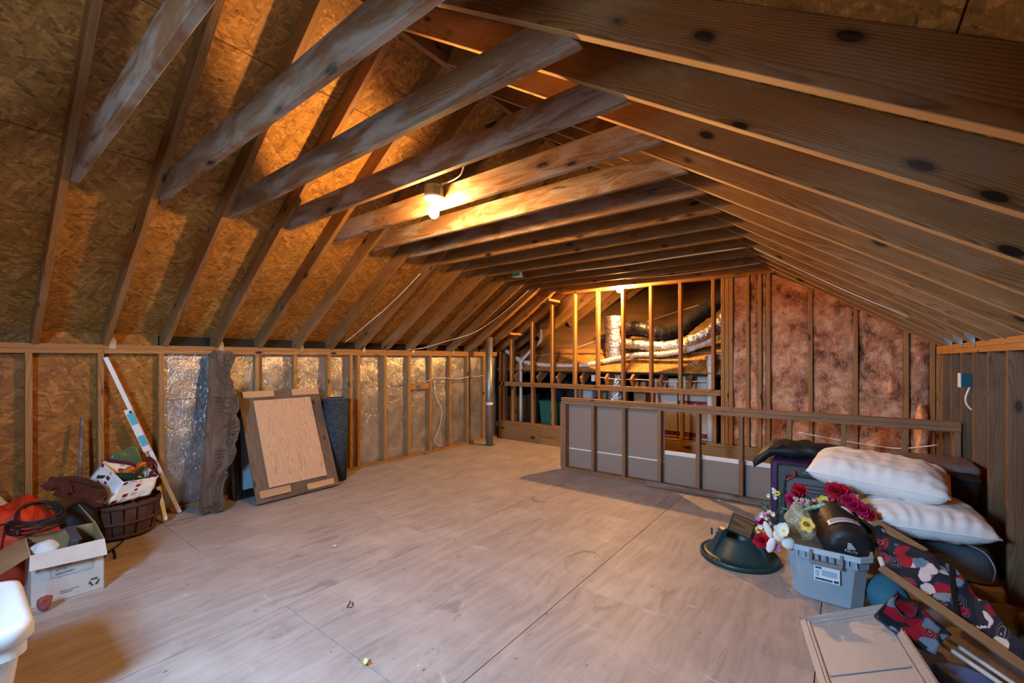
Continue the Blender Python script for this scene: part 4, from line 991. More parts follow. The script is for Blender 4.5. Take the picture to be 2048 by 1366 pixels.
for k in range(16): flower((-.41 + rr.uniform(-.03, .05), 3.22 + rr.uniform(-.06, .06), .33 + rr.uniform(-.06, .09)), rr.uniform(.014, .022), (M_wt, M_lil, M_pwh)[k % 3], 1, 5, (rr.uniform(-.6, .2), -.8, rr.uniform(0, .5)), M_yl if k % 3 == 0 else None, 300 + k)
for k in range(14): flower((-.02 + rr.uniform(-.06, .12), 3.41 + rr.uniform(-.03, .02), .475 + rr.uniform(-.04, .05)), rr.uniform(.012, .02), (M_yl, M_wt, M_pk)[k % 3], 1, 5, (rr.uniform(-.6, .2), -.8, rr.uniform(0, .5)), None, 330 + k)
def leafmesh(loc, L, W, dirv, face, mat):
    x = Vector(dirv).normalized(); z = Vector(face); z = (z - x * z.dot(x)).normalized(); y = z.cross(x)
    bm = bmesh.new(); prev = None
    for f, w in ((0, .05), (.2, .7), (.5, 1), (.8, .65), (1, .03)):
        row = [bm.verts.new((L * f, s * W / 2 * w, abs(s) * W * .15 - .25 * L * f * f)) for s in (-1, 0, 1)]
        if prev:
            for j in range(2): bm.faces.new((prev[j], prev[j + 1], row[j + 1], row[j]))
        prev = row
    return bobj('leaf', bm, mat, fw, True, pose(loc, x, y, z))
rr = random.Random(9)
for k in range(46):
    a = rr.uniform(0, 6.28); leafmesh((-.385 + rr.uniform(-.045, .05), 3.3 + rr.uniform(-.06, .05), .365 + rr.uniform(-.06, .07)), rr.uniform(.03, .055), .013, (math.cos(a), -.3, math.sin(a) * .9), (-.2, -.8, .5), M_lf if k % 3 else M_lf2)
for (p, d, L, W) in (((.0, 3.42, .50), (.75, -.3, -.45), .12, .055), ((.02, 3.40, .475), (.6, -.35, -.8), .12, .06), ((-.01, 3.42, .47), (.5, -.3, -.5), .10, .045), ((.06, 3.36, .44), (.3, -.2, -1), .10, .05), ((.075, 3.36, .43), (.6, -.2, -.9), .09, .045), ((-.235, 3.47, .495), (.8, -.1, -.15), .07, .035), ((-.02, 3.44, .50), (-.2, -.4, -.8), .07, .04), ((.09, 3.35, .40), (.2, -.3, -1), .07, .04)): leafmesh(p, L, W, d, (-.2, -.8, .6), M_lf)
tube('stem', [(-.325, 3.5, .60), (-.332, 3.48, .55), (-.345, 3.42, .43), (-.36, 3.36, .36)], .006, M_lf, fw, 6)
for p, q in (((-.36, 3.45, .55), (-.25, 3.44, .49)), ((-.43, 3.42, .47), (-.33, 3.42, .47)), ((-.10, 3.48, .62), (-.05, 3.44, .55))): tube('stem', [p, q], .0016, M_lf2, fw, 4, 1, False)
hp = spline([(-.215, 3.33, .40), (-.195, 3.35, .435), (-.10, 3.38, .474), (-.025, 3.38, .470)], 14)
bm = bmesh.new(); tube_bm(bm, hp, .014, 10, True, lambda f, i: .0135 + .0025 * math.sin(i * 1.9)); bobj('ribbon_hoop', bm, M_mint, fw, True)
M_fuzz = plain('white_plush', (.76, .75, .72), .95, 0, .1, .5, 180)
bm = bmesh.new(); tube_bm(bm, spline([(-.03, 3.375, .472), (.0, 3.36, .462), (.03, 3.32, .43), (.04, 3.30, .40)], 8), .02, 10, True, lambda f, i: .013 + .014 * math.sin(math.pi * min(1, f * 1.05)) ** .7); bobj('plush_end', bm, M_fuzz, fw, True)
bn = thing('plush_rabbit', 'small white plush rabbit with long ears hanging on the tote corner', 'toy', (-.305, 3.02, .30))
ellipsoid('head', (-.002, 0, .052), (.036, .032, .04), M_fuzz, bn, 1, .002, 40); ellipsoid('body', (.04, .0, .015), (.036, .03, .036), M_fuzz, bn, 2, .002, 40)
ellipsoid('ear', (-.065, .01, .065), (.02, .012, .052), M_fuzz, bn, 3, .002, 40, 3, (0, -.35, 0)); ellipsoid('ear', (-.048, -.005, -.018), (.022, .012, .050), M_fuzz, bn, 4, .002, 40, 3, (0, .25, 0))
t = NT('glitter_cellophane'); c = t.coord(); t.put(t.b.inputs['Alpha'], t.ramp(t.noise(c, 18, 3), [(.35, .35), (.7, .8)])); t.bump(t.noise(c, 45, 3), .8, .01)
M_cello = t.done(t.mix(t.ramp(t.vor(c, 160), [(.1, 1), (.25, 0)]), (.50, .49, .30), (.9, .9, .7)), .12, 0, .8)
o = ellipsoid('cellophane_bag', (-.215, 3.15, .41), (.072, .055, .105), M_cello, None, 4, .022, 14, 4, (.1, -.5, .1)); tag(o, 'crinkled gold cellophane bag with glitter among the wreath flowers', 'bag')
# suitcases ----------------------------------------------------------------------
def rbox(name, x0, x1, y0, y1, z0, z1, r, mat, parent, seg=3):
    bm = bmesh.new(); bmesh.ops.create_cube(bm, size=1)
    for v in bm.verts: v.co = Vector(((x0 + x1) / 2 + v.co.x * (x1 - x0), (y0 + y1) / 2 + v.co.y * (y1 - y0), (z0 + z1) / 2 + v.co.z * (z1 - z0)))
    bmesh.ops.bevel(bm, geom=list(bm.edges), offset=r, segments=seg, affect='EDGES', profile=.5)
    return bobj(name, bm, mat, parent, True)
M_pur = plain('purple_nylon', (.055, .022, .085), .6, 0, .3, .15, 80); M_sl = plain('slate_nylon', (.055, .068, .082), .65, 0, .3, .15, 90); M_sl2 = plain('slate_pocket', (.085, .105, .125), .6, 0, .3, .15, 90)
sc = thing('soft_suitcase', 'grey soft suitcase with purple sides standing behind the flower tote', 'suitcase')
rbox('shell', -.50, .235, 4.22, 4.60, .012, .552, .03, M_pur, sc)
rbox('front_panel', -.445, .225, 4.185, 4.24, .02, .535, .025, M_sl, sc)
rbox('pocket', -.385, .215, 4.155, 4.20, .04, .455, .022, M_sl2, sc)
tube('piping', [(-.385, 4.16, .05), (-.388, 4.158, .40), (-.37, 4.155, .445), (-.33, 4.153, .457), (.20, 4.153, .457)], .006, M_black, sc, 6)
tube('piping', [(-.445, 4.19, .05), (-.446, 4.19, .49), (-.425, 4.19, .53), (-.39, 4.19, .538), (.21, 4.19, .538)], .006, M_black, sc, 6)
for k in range(3): tube('zip_line', [(-.33, 4.151, .40 - .03 * k), (.20, 4.151, .40 - .03 * k)], .003, M_black, sc, 5, 1, False)
rbox('carry_handle', -.28, -.05, 4.17, 4.20, .47, .50, .01, M_sl2, sc, 2)
tube('red_tag', [(-.33, 4.15, .50), (-.32, 4.145, .47), (-.36, 4.145, .43), (-.385, 4.15, .42)], .008, plain('red_tag', (.45, .03, .02), .6), sc, 6)
M_blk = plain('black_poly', (.016, .017, .02), .55, 0, .4, .3, 24)
gm = thing('garment_bag', 'black garment bag draped across the top of the suitcases', 'bag')
bm = bmesh.new(); g = []
for i in range(41):
    f = i / 40; x = -.62 + .90 * f; row = []
    rad = .03 + .055 * math.sin(math.pi * min(1, f * 1.02)) ** .4; rad *= (1.0 - .35 * f); droop = -.10 * max(0, (.16 - f) / .16) ** 1.4
    for j in range(17):
        a = 2 * math.pi * j / 16
        row.append((x, 4.36 + .10 * f + math.cos(a) * .16 * (1 - .35 * f), .562 + rad + droop + math.sin(a) * rad * (1 if math.sin(a) > 0 else .95)))
    g.append([bm.verts.new(p) for p in row[:-1]])
for A, B in zip(g, g[1:]):
    for k in range(16): bm.faces.new((A[k], A[(k + 1) % 16], B[(k + 1) % 16], B[k]))
bm.faces.new(g[0][::-1]); bm.faces.new(g[-1]); crumple(bm, .024, 11, 4)
for v in bm.verts: v.co.z = max(v.co.z, .558 if v.co.x > -.5 else .44)
bobj('bag_fabric', bm, M_blk, gm, True)
for p in ((-.43, 4.24, .66), (-.12, 4.30, .645)): tube('bag_strap', [(p[0] - .03, p[1], p[2] - .01), (p[0], p[1] - .02, p[2] + .018), (p[0] + .03, p[1] + .02, p[2] + .012), (p[0] + .05, p[1] + .03, p[2] - .01)], .008, M_black, gm, 6)
M_hard = plain('black_hardshell', (.014, .015, .016), .35, 0, .5, .08, 120); M_top = plain('rose_grey_shell', (.20, .165, .165), .28, .3, .5)
hc = thing('hard_case', 'black ribbed hard case with rose grey rim behind the pillows', 'suitcase')
rbox('case_shell', .262, .700, 4.02, 4.40, .008, .655, .05, M_hard, hc, 4); rbox('case_rim', .255, .702, 4.06, 4.44, .625, .70, .035, M_top, hc, 4)
rbox('case_mid', .275, .69, 4.012, 4.10, .60, .63, .01, M_black, hc, 2)
for k in range(11): beam('rib', (.46 + .02 * k, 4.016, .30), (.46 - .16 + .02 * k + .02, 4.016, .54) if False else (.40 + .02 * k, 4.016, .56), .008, .008, M_hard, hc, (0, -1, 0), .002)
ltc = rbox('latch', .45, .56, 4.005, 4.03, .52, .625, .008, M_black, hc, 2); box('latch_label', .475, .525, 4.002, 4.005, .535, .60, plain('aged_label', (.48, .43, .30), .6), ltc, .001)
# pillows ------------------------------------------------------------------------
def pillow_mat():
    t = NT('pillow_cotton'); c = t.coord(); n = t.noise(c, 9, 3); sp = t.ramp(t.vor(c, 17), [(0, 1), (.035, 1), (.06, 0)])
    col = t.mix(t.math('MULTIPLY', sp, t.ramp(t.noise(c, 4), [(.55, 0), (.6, .9)])), t.mix(n, (.74, .74, .73), (.80, .80, .79)), (.05, .05, .06))
    return t.done(col, .9, 0, .1, Sheen_Weight=.1)
M_pil = pillow_mat()
def pillow(label, loc, L, W, Hh, rot, seed):
    bm = bmesh.new(); n = 40; top, bot = [], []
    for i in range(n + 1):
        ra, rb = [], []
        for j in range(n + 1):
            x, y = -1 + 2 * i / n, -1 + 2 * j / n
            pin = 1 - .11 * (1 - abs(y) ** 2.2) * abs(x) ** 6; pin2 = 1 - .11 * (1 - abs(x) ** 2.2) * abs(y) ** 6
            e = max(0, (1 - x ** 4) * (1 - y ** 4)) ** .5
            wr = .012 * noise.noise((x * 2.2 + seed, y * 7, seed)) * (1 - e * .4) + .010 * noise.noise((x * 6, y * 3 + seed, seed))
            # gathers running in from the long seam
            ga = .010 * math.sin(x * 26 + 3 * noise.noise((x * 3, y, seed))) * max(0, 1 - (1 - abs(y)) * 2.2) * (1 - abs(x) ** 6) * min(1, e * 3)
            X, Y_ = x * L / 2 * pin2, y * W / 2 * pin
            ra.append((X, Y_, e * Hh / 2 + (wr + ga) * min(1, e * 3))); rb.append((X, Y_, -e * Hh / 2 * .95 + wr * min(1, e * 3)))
        top.append([bm.verts.new(p) for p in ra]); bot.append([bm.verts.new(p) for p in rb])
    for G in (top, bot):
        for A, B in zip(G, G[1:]):
            for k in range(n): bm.faces.new((A[k], B[k], B[k + 1], A[k + 1]))
    bmesh.ops.remove_doubles(bm, verts=bm.verts, dist=.0004)
    t_ = thing('pillow', label, 'pillow', loc); t_.rotation_euler = rot
    bobj('pillow_case', bm, M_pil, t_, True)
    edge = []
    for k in range(61):
        f = k / 60 * 4; s = int(f) % 4; q = -1 + 2 * (f - int(f))
        x, y = ((q, -1), (1, q), (-q, 1), (-1, -q))[s]
        edge.append((x * L / 2 * (1 - .11 * (1 - abs(x) ** 2.2) * abs(y) ** 6), y * W / 2 * (1 - .11 * (1 - abs(y) ** 2.2) * abs(x) ** 6), 0))
    tube('piping', edge, .0035, M_pil, t_, 5, 1, False)
    return t_
pillow('white pillow lying uppermost over the suitcases with a dark speckled side', (.165, 3.79, .635), .70, .48, .23, (.10, .06, -.12), 1.3)
pillow('white pillow lower of the two resting on the grey tub', (.365, 3.66, .437), .56, .50, .20, (.06, -.02, .10), 4.1)
# tub and carton under them
M_tub = plain('slate_tub', (.085, .10, .12), .3, 0, .5)
tu = thing('plastic_tub', 'slate grey plastic tub upside down under the lower pillow', 'tub', (.49, 3.68, .155))
bm = bmesh.new(); loft(bm, [(rrect(.195, .20, .10, 10), 0), (rrect(.198, .203, .10, 10), .006), (rrect(.19, .195, .10, 10), .012), (rrect(.175, .18, .10, 10), .12), (rrect(.160, .165, .10, 10), .155), (rrect(.12, .125, .08, 10), .172)], True, True); bobj('tub_shell', bm, M_tub, tu, True)
for k in range(7):
    z = .02 + .016 * k; s = .19 - .0145 * (z / .12); bm = bmesh.new(); loft(bm, [(rrect(s, s + .005, .10, 10), z), (rrect(s + .0022, s + .0072, .10, 10), z + .003), (rrect(s, s + .005, .10, 10), z + .006)], False, False); bobj('tub_rib', bm, M_tub, tu, True)
tube('bail_handle', [(.155, -.17, .01), (.165, -.165, .09), (.12, -.13, .165), (0, -.10, .180), (-.13, -.13, .165), (-.17, -.165, .09), (-.165, -.17, .01)], .004, M_galv, tu, 6)
tag(rbox('beige_carton', .31, .695, 3.47, 3.89, .004, .15, .02, plain('beige_card', (.34, .24, .16), .8), None, 2), 'worn beige carton under the grey tub by the right wall studs', 'carton')
tag(ellipsoid('insulation_scrap', (.66, 3.33, .06), (.045, .09, .06), plain('yellow_fiberglass', (.42, .32, .10), .95, 0, .1, .8, 60), None, 3, .03, 14), 'scrap of yellow insulation on floor beside the beige carton', 'scrap')
o = ellipsoid('denim_bundle', (.185, 3.16, .095), (.095, .11, .095), plain('teal_denim', (.05, .16, .22), .85, 0, .1, .4, 60), None, 6, .02, 9); tag(o, 'teal blue cloth bundle wedged behind the clear tote', 'bundle')
# grey tote lid, tilted on the bundle of the chair ---------------------------------
M_lid = plain('warm_grey_lid', (.37, .365, .365), .5, 0, .35, .03, 60, .04)
tl = thing('tote_cover', 'large warm grey tote lid lying tilted on the floor in front', 'lid')
a_ = Vector((-.19, 2.755, .018)); b_ = Vector((.128, 2.82, .168)); ux = (b_ - a_).normalized(); vy = Vector((.127, -.473, 0)); vy = (vy - ux * vy.dot(ux)).normalized(); nz = ux.cross(vy); nz = -nz if nz.z < 0 else nz
ML = pose(a_, ux, vy, nz)
if ML.determinant() < 0: ML = pose(a_ + ux * 0, ux, vy, nz)
LW, LL = .40, .62
def lbox(name, x0, x1, y0, y1, z0, z1, c=.003):
    bm = bmesh.new(); bmesh.ops.create_cube(bm, size=1)
    for v in bm.verts: v.co = Vector(((x0 + x1) / 2 + v.co.x * (x1 - x0), (y0 + y1) / 2 + v.co.y * (y1 - y0), (z0 + z1) / 2 + v.co.z * (z1 - z0)))
    bmesh.ops.bevel(bm, geom=list(bm.edges), offset=c, segments=2, affect='EDGES')
    return bobj(name, bm, M_lid, tl, False, ML)
lbox('lid_plate', .03, LW - .03, .03, LL - .03, -.004, .004)
for n_, x0, x1, y0, y1 in (('lid_rim', 0, .034, .012, LL), ('lid_rim', LW - .034, LW, .012, LL), ('lid_rim', .012, LW - .012, 0, .030), ('lid_rim', .012, LW - .012, LL - .03, LL)): lbox(n_, x0, x1, y0, y1, -.018, .012, .006)
lbox('lid_ridge', .034, .044, .05, LL - .05, .003, .016); lbox('lid_ridge', LW - .05, LW - .04, .05, LL - .05, .003, .012)
lbox('lid_ridge', .05, LW - .05, .055, .067, .003, .010); lbox('lid_ridge', .05, LW - .05, .085, .092, .003, .008); lbox('lid_ridge', .05, LW - .05, .45, .462, .003, .009)
# folding chair with floral sling -----------------------------------------------------
def floral():
    t = NT('floral_canvas'); c = t.coord()
    w = t.vmath('ADD', c, t.vmath('MULTIPLY', t.vmath('SUBTRACT', t.noise(c, 16, 2, .5, 0, 1), (.5, .5, .5)), (.05, .05, .05)))
    v = t.n('TexVoronoi', feature='F1'); t.put(v.inputs['Vector'], w); t.put(v.inputs['Scale'], 15)
    rv = t.sep(v.outputs['Color']); ed = v.outputs['Distance']
    pal = t.ramp(rv[0], [(0, (.012, .02, .04)), (.20, (.19, .008, .02)), (.42, (.12, .24, .36)), (.60, (.28, .012, .03)), (.76, (.58, .56, .57))], 'CONSTANT')
    st_ = t.ramp(t.math('FRACT', t.math('MULTIPLY', ed, 9)), [(0, 1), (.10, 1), (.16, 0)]); col = t.mix(t.math('MULTIPLY', st_, t.math('GREATER_THAN', rv[1], .45)), pal, (.45, .40, .42))
    col = t.mix(t.ramp(ed, [(.52, 0), (.60, 1)]), col, (.012, .02, .04)); return t.done(col, .75, 0, .2)
M_flor = floral(); M_arm = wood('chair_arm_wood', (.34, .225, .13), (.20, .12, .06), 45, 0, 0, rough=.4); M_tubew = plain('white_enamel_tube', (.62, .62, .58), .3); M_bind = plain('navy_binding', (.03, .045, .09), .7)
fc = thing('folding_chair', 'folded garden chair with floral sling and wooden arms in the corner pile', 'chair')
beam('arm', (.135, 3.316, .445), (.335, 3.13, .385), .045, .020, M_arm, fc, (-.2, -.5, 1), .004); beam('arm', (.15, 2.985, .305), (.60, 2.535, .178), .042, .024, M_arm, fc, (-.4, -.5, 1), .005)
for P, r in ((((.165, 3.12, .315), (.29, 2.93, .272), (.47, 2.72, .20), (.50, 2.69, .17)), .012), (((.16, 3.25, .40), (.27, 3.14, .36), (.42, 3.0, .31)), .009), (((.30, 2.76, .13), (.57, 2.53, .075)), .010), (((.36, 2.80, .12), (.62, 2.56, .07)), .009), (((.15, 3.06, .33), (.162, 3.02, .30), (.17, 2.99, .285)), .013)): tube('frame_tube', P, r, M_tubew, fc, 8)
def sheet(name, rows, mat, parent, per=6, th=.004, rip=.012, seed=1):
    cols_ = [spline(r, per) for r in rows]; m = len(cols_[0]); bm = bmesh.new(); g = []
    for k in range(m): g.append(spline([c[k] for c in cols_], per))
    G = [[bm.verts.new(p + Vector((0, 0, 1)) * rip * noise.noise((p.x * 14 + seed, p.y * 14, p.z * 14))) for p in row] for row in g]
    for A, B in zip(G, G[1:]):
        for k in range(len(A) - 1): bm.faces.new((A[k], B[k], B[k + 1], A[k + 1]))
    o = bobj(name, bm, mat, parent, True); md = o.modifiers.new('t', 'SOLIDIFY'); md.thickness = th; return o
sheet('sling_back', [[(.138, 3.23, .425), (.325, 3.085, .405), (.42, 3.03, .37), (.49, 2.85, .32), (.575, 2.62, .26), (.64, 2.50, .22)], [(.15, 3.13, .345), (.315, 2.98, .345), (.42, 2.90, .32), (.485, 2.77, .27), (.565, 2.60, .22), (.63, 2.48, .18)], [(.157, 3.04, .305), (.305, 2.875, .265), (.40, 2.77, .235), (.485, 2.69, .195), (.555, 2.59, .165), (.62, 2.47, .13)]], M_flor, fc, 6, .006, .03, 2)
sheet('sling_roll', [[(.135, 3.25, .43), (.142, 3.16, .375), (.152, 3.06, .335)], [(.155, 3.26, .44), (.165, 3.17, .385), (.172, 3.07, .34)], [(.175, 3.25, .425), (.185, 3.16, .37), (.19, 3.06, .33)]], M_flor, fc, 5, .008, .01, 5)
pk_ = sheet('pouch', [[(.205, 2.825, .262), (.155, 2.715, .235), (.108, 2.615, .205)], [(.29, 2.755, .228), (.235, 2.665, .20), (.19, 2.585, .165)], [(.37, 2.68, .19), (.33, 2.62, .165), (.305, 2.562, .135)]], M_flor, fc, 6, .005, .02, 7)
for P in (((.205, 2.825, .266), (.155, 2.715, .239), (.108, 2.615, .209)), ((.108, 2.615, .209), (.19, 2.585, .169), (.305, 2.562, .139)), ((.27, 2.77, .245), (.25, 2.69, .222), (.21, 2.665, .225), (.185, 2.72, .245), (.20, 2.78, .262))): tube('binding', P, .004, M_bind, fc, 6)
for P in (((.42, 3.03, .38), (.405, 2.9, .335), (.40, 2.77, .245)), ((.575, 2.62, .268), (.565, 2.6, .225), (.555, 2.59, .175))): ribbon('strap', P, .02, M_black, fc, (.8, .5, 0), .004)
o = ellipsoid('blue_bag', (.40, 2.62, .045), (.11, .07, .045), plain('blue_nylon', (.10, .15, .36), .5), None, 3, .008, 20); tag(o, 'small blue nylon bag under the folded chair beside the lid', 'bag')
# ------------------------------------------------------------------ beyond the open stud wall
M_pvc = plain('white_pvc', (.74, .72, .66), .35); M_hose = plain('white_hose', (.72, .71, .68), .45)
def silver(name, dark=False):
    t = NT(name); c = t.coord(); n = t.noise(c, 34, 2, .6, .6); n2 = t.noise(c, 9, 2)
    t.bump(t.math('ADD', n, n2), .45 if dark else .9, .02)
    return t.done((.018, .018, .020) if dark else t.mix(n2, (.60, .59, .57), (.78, .77, .75)), .22 if dark else .26, 0 if dark else .95, .4)
M_silv = silver('silver_jacket'); M_blkd = silver('black_jacket', True)
def duct(name, ctrl, r, mat, label, ridge=.008, per=14, pitch=3, cat='duct'):
    bm = bmesh.new(); tube_bm(bm, spline(ctrl, per), r, 20, True, lambda f, i: r + ridge * math.cos(2 * math.pi * i / pitch) * .5 + ridge * .6 * noise.noise((i * .7, r * 9, 1)))
    crumple(bm, ridge * .5, 22, r * 10)
    return tag(bobj(name, bm, mat, None, True), label, cat)
duct('insulated_duct', [(-2.88, 6.50, .29), (-2.88, 6.49, .8), (-2.88, 6.47, 1.3), (-2.88, 6.45, 1.7), (-2.88, 6.45, 2.07)], .165, M_silv, 'upright silver insulated duct behind the open studs', .012, 12)
duct('flexible_duct', [(-2.72, 6.42, 1.87), (-2.52, 6.38, 1.86), (-2.35, 6.36, 1.84), (-2.12, 6.40, 1.76), (-1.95, 6.55, 1.80), (-1.78, 6.70, 1.98), (-1.55, 6.85, 2.18), (-1.25, 6.95, 2.42), (-.9, 7.0, 2.65)], .115, M_blkd, 'black flexible duct curving up behind the studs', .012, 9)
duct('flexible_duct', [(-2.74, 6.36, 1.64), (-2.50, 6.34, 1.62), (-2.2, 6.33, 1.58), (-1.9, 6.36, 1.60), (-1.6, 6.45, 1.72), (-1.38, 6.55, 1.90), (-1.2, 6.62, 2.15), (-1.0, 6.7, 2.4)], .085, M_silv, 'long silver flexible duct rising behind the triple studs', .010, 9)
duct('corrugated_hose', [(-5.02, 6.20, 1.64), (-4.82, 6.2, 1.50), (-4.58, 6.2, 1.38), (-4.25, 6.19, 1.31), (-3.8, 6.18, 1.285), (-3.4, 6.18, 1.29), (-3.05, 6.2, 1.34), (-2.75, 6.24, 1.41), (-2.45, 6.24, 1.46), (-2.05, 6.22, 1.47), (-1.65, 6.22, 1.55), (-1.35, 6.26, 1.68), (-1.1, 6.3, 1.80)], .037, M_hose, 'white corrugated hose sagging behind the open stud wall', .011, 40, 4, 'hose')
def pvc(ctrl, label, r=.026):
    t_ = thing('pvc_pipe', label, 'pipe', ctrl[-1]); o0 = Vector(ctrl[-1])
    tube('pipe_run', [Vector(p) - o0 for p in ctrl], r, M_pvc, t_, 12, 3)
    for k in range(1, len(ctrl) - 1):
        p = Vector(ctrl[k]) - o0; d = (Vector(ctrl[k + 1]) - Vector(ctrl[k - 1])).normalized() * .045
        tube('pipe_coupling', [p - d, p + d], r + .005, M_pvc, t_, 12, 1, False)
pvc([(-4.22, 6.34, 1.92), (-4.22, 6.32, 1.72), (-4.34, 6.22, 1.56), (-4.47, 6.10, 1.36), (-4.475, 6.09, 1.24), (-4.475, 6.085, .30)], 'bent white pvc pipe at the steel post end of the studs')
pvc([(-1.30, 6.26, 1.42), (-1.38, 6.14, 1.42), (-1.40, 6.11, 1.35), (-1.40, 6.10, .31)], 'straight white pvc pipe with top elbow by the triple studs', .041)
# stored boxes
M_kr2 = plain('brown_carton', (.42, .26, .14), .85, 0, .1, 0, 80, .1); M_wht2 = plain('white_carton', (.64, .58, .52), .85, 0, .1, 0, 80, .06); M_dkred = plain('dark_red_print', (.20, .015, .02), .8); M_dgrn = plain('green_print', (.02, .12, .07), .8); M_gt = plain('green_tote', (.035, .17, .135), .4); M_nt = plain('navy_tote', (.015, .03, .055), .45)
def carton(label, x0, x1, y0, y1, z0, z1, mat, bands=(), txt=()):
    t_ = thing('stored_carton', label, 'box', ((x0 + x1) / 2, (y0 + y1) / 2, z0), 0, 'cartons stored beyond the open studs')
    w, d, h = (x1 - x0), (y1 - y0), (z1 - z0)
    cbd = box('carton_body', -w / 2, w / 2, -d / 2, d / 2, 0, h, mat, t_, .004)
    box('lid_tape', -w / 2 + .01, w / 2 - .01, -.02, .02, h, h + .001, M_kraft, t_, .0003)
    for (za, zb, m) in bands: box('printed_band', -w / 2 + .001, w / 2 - .001, -d / 2 - .0014, -d / 2 - .0004, za, zb, m, t_, .0003)
    for ch in [c for c in t_.children if c.name.startswith('printed_band')]: reparent(ch, cbd)
    for (s, size, x, z, m) in txt: textmesh('printed_text', s, size, pose((x, -d / 2 - .0022, z), (1, 0, 0), (0, 0, 1), (0, -1, 0)), m, t_)
    for ch in [c for c in t_.children if c.name.startswith('printed_text')]: reparent(ch, cbd)
    return t_
F0 = .2845
carton('white carton with red bands and handle hole by the triple studs', -1.87, -1.42, 6.30, 6.68, F0, 1.17, M_wht2, ((.03, .09, M_dkred), (.46, .53, M_dkred)), (('18" x 14" x 12"', .05, 0, .47, M_wht2), ('MEDIUM', .055, .04, .78, M_dkred), ('18" x 14" x 12"', .04, 0, .045, M_wht2)))
carton('white carton with green band beyond the pony wall', -2.21, -1.89, 6.32, 6.68, F0, 1.12, M_wht2, ((.38, .455, M_dgrn), (.03, .09, M_dkred)), (('12" x 10" x 9"', .045, 0, .395, M_wht2), ('SMALL', .06, .03, .70, M_ink), ('18" x 14" x 12"', .035, 0, .045, M_wht2)))
carton('dark red and brown carton beside the green banded carton', -2.36, -2.225, 6.42, 6.8, F0, 1.10, M_dkred)
carton('plain brown carton with red stamp behind the studs', -2.56, -2.37, 6.38, 6.75, F0, 1.06, M_kr2, ((.60, .66, M_dkred),))
carton('plain brown carton standing behind the silver duct', -3.30, -2.90, 6.78, 7.1, F0, .97, M_kr2)
carton('brown carton lettered wardrobe beside the steel post', -4.98, -4.62, 6.30, 6.7, F0, .72, M_kr2, (), (('WARDROBE', .055, -.06, .14, M_ink),))
carton('dark carton between the pvc pipe and the green tote', -4.60, -4.36, 6.42, 6.8, F0, .76, plain('black_carton', (.03, .025, .022), .8), (), ())
gt = thing('green_storage_tote', 'green plastic tote with lid behind the low studs', 'tote', (-4.02, 6.48, F0))
bm = bmesh.new(); loft(bm, [(rrect(.20, .16, .03), 0), (rrect(.235, .185, .03), .37)]); bobj('tote_body', bm, M_gt, gt); bm = bmesh.new(); loft(bm, [(rrect(.25, .20, .035), .36), (rrect(.255, .205, .035), .385), (rrect(.235, .185, .03), .40)]); bobj('tote_lid', bm, M_gt, gt)
nt = thing('navy_storage_tote', 'dark navy tote stacked behind the green tote', 'tote', (-3.99, 6.92, F0))
bm = bmesh.new(); loft(bm, [(rrect(.27, .17, .03), 0), (rrect(.30, .19, .03), .70)]); bobj('tote_body', bm, M_nt, nt); bm = bmesh.new(); loft(bm, [(rrect(.31, .20, .035), .69), (rrect(.315, .205, .035), .72), (rrect(.30, .19, .03), .74)]); bobj('tote_lid', bm, M_nt, nt)
bl = thing('blue_storage_tote', 'blue lidded tote seen below the sagging hose', 'tote', (-3.50, 6.98, F0))
bm = bmesh.new(); loft(bm, [(rrect(.14, .16, .03), 0), (rrect(.15, .18, .03), .68)]); bobj('tote_body', bm, plain('blue_tote', (.03, .07, .12), .45), bl); bm = bmesh.new(); loft(bm, [(rrect(.16, .19, .035), .67), (rrect(.16, .19, .035), .71)]); bobj('tote_lid', bm, M_nt, bl)
fd = thing('folded_linen', 'pale lilac folded linen in a clear box beyond the pony wall corner', 'linen', (-3.36, 6.42, F0))
for k in range(4): rbox('linen_layer', -.15, .15, -.14, .14, .16 * k + .002, .16 * (k + 1), .03, plain('lilac_linen%d' % k, (.42 + .06 * k, .40 + .06 * k, .46 + .05 * k), .9), fd, 2)
ps = thing('paper_stack', 'leaning white papers and blue folder behind the duct', 'papers', (-2.45, 7.06, F0))
for k in range(4): beam('folder', (-.10 + .05 * k, 0, .0), (.02 + .05 * k, .02, .70 - .06 * k), .26, .02, (M_trim, M_pale, M_trim, plain('teal_folder', (.06, .13, .16), .6))[k], ps, (1, 0, .2))
rbox('paper_block', -.14, .20, -.22, -.06, .0, .55, .01, M_trim, ps, 2)
ob = tag(box('switch_box', -3.105, -3.045, 6.055, 6.09, 1.055, 1.155, M_porc), 'white electrical box on the wire behind the open studs', 'box')
# loose insulation tufts on the old deck
for k, (x, y, s, lab) in enumerate(((-1.62, 6.25, .05, 'small loose tuft of pink insulation on the old deck clear of the pipe elbow'), (-1.43, 6.33, .085, 'largest loose tuft of pink insulation on the old deck behind the pipe elbow'),
        (-1.24, 6.36, .065, 'loose tuft of pink insulation on the old deck against the triple studs'), (-1.55, 6.53, .045, 'loose tuft of pink insulation caught on the sleeper board of the deck'))):
    tag(ellipsoid('insulation_tuft', (x, y, zi(y) + s * .45), (s, s * .7, s * .6), M_insul, None, k, .03, 16), lab, 'insulation', 'insulation tufts on the deck')
# pink batt slumped at the end of the back wall
tag(ellipsoid('insulation_roll', (.60, 5.86, .62), (.055, .06, .34), M_insul, None, 3, .03, 10), 'slumped pink insulation piece at the right end of back wall', 'insulation')
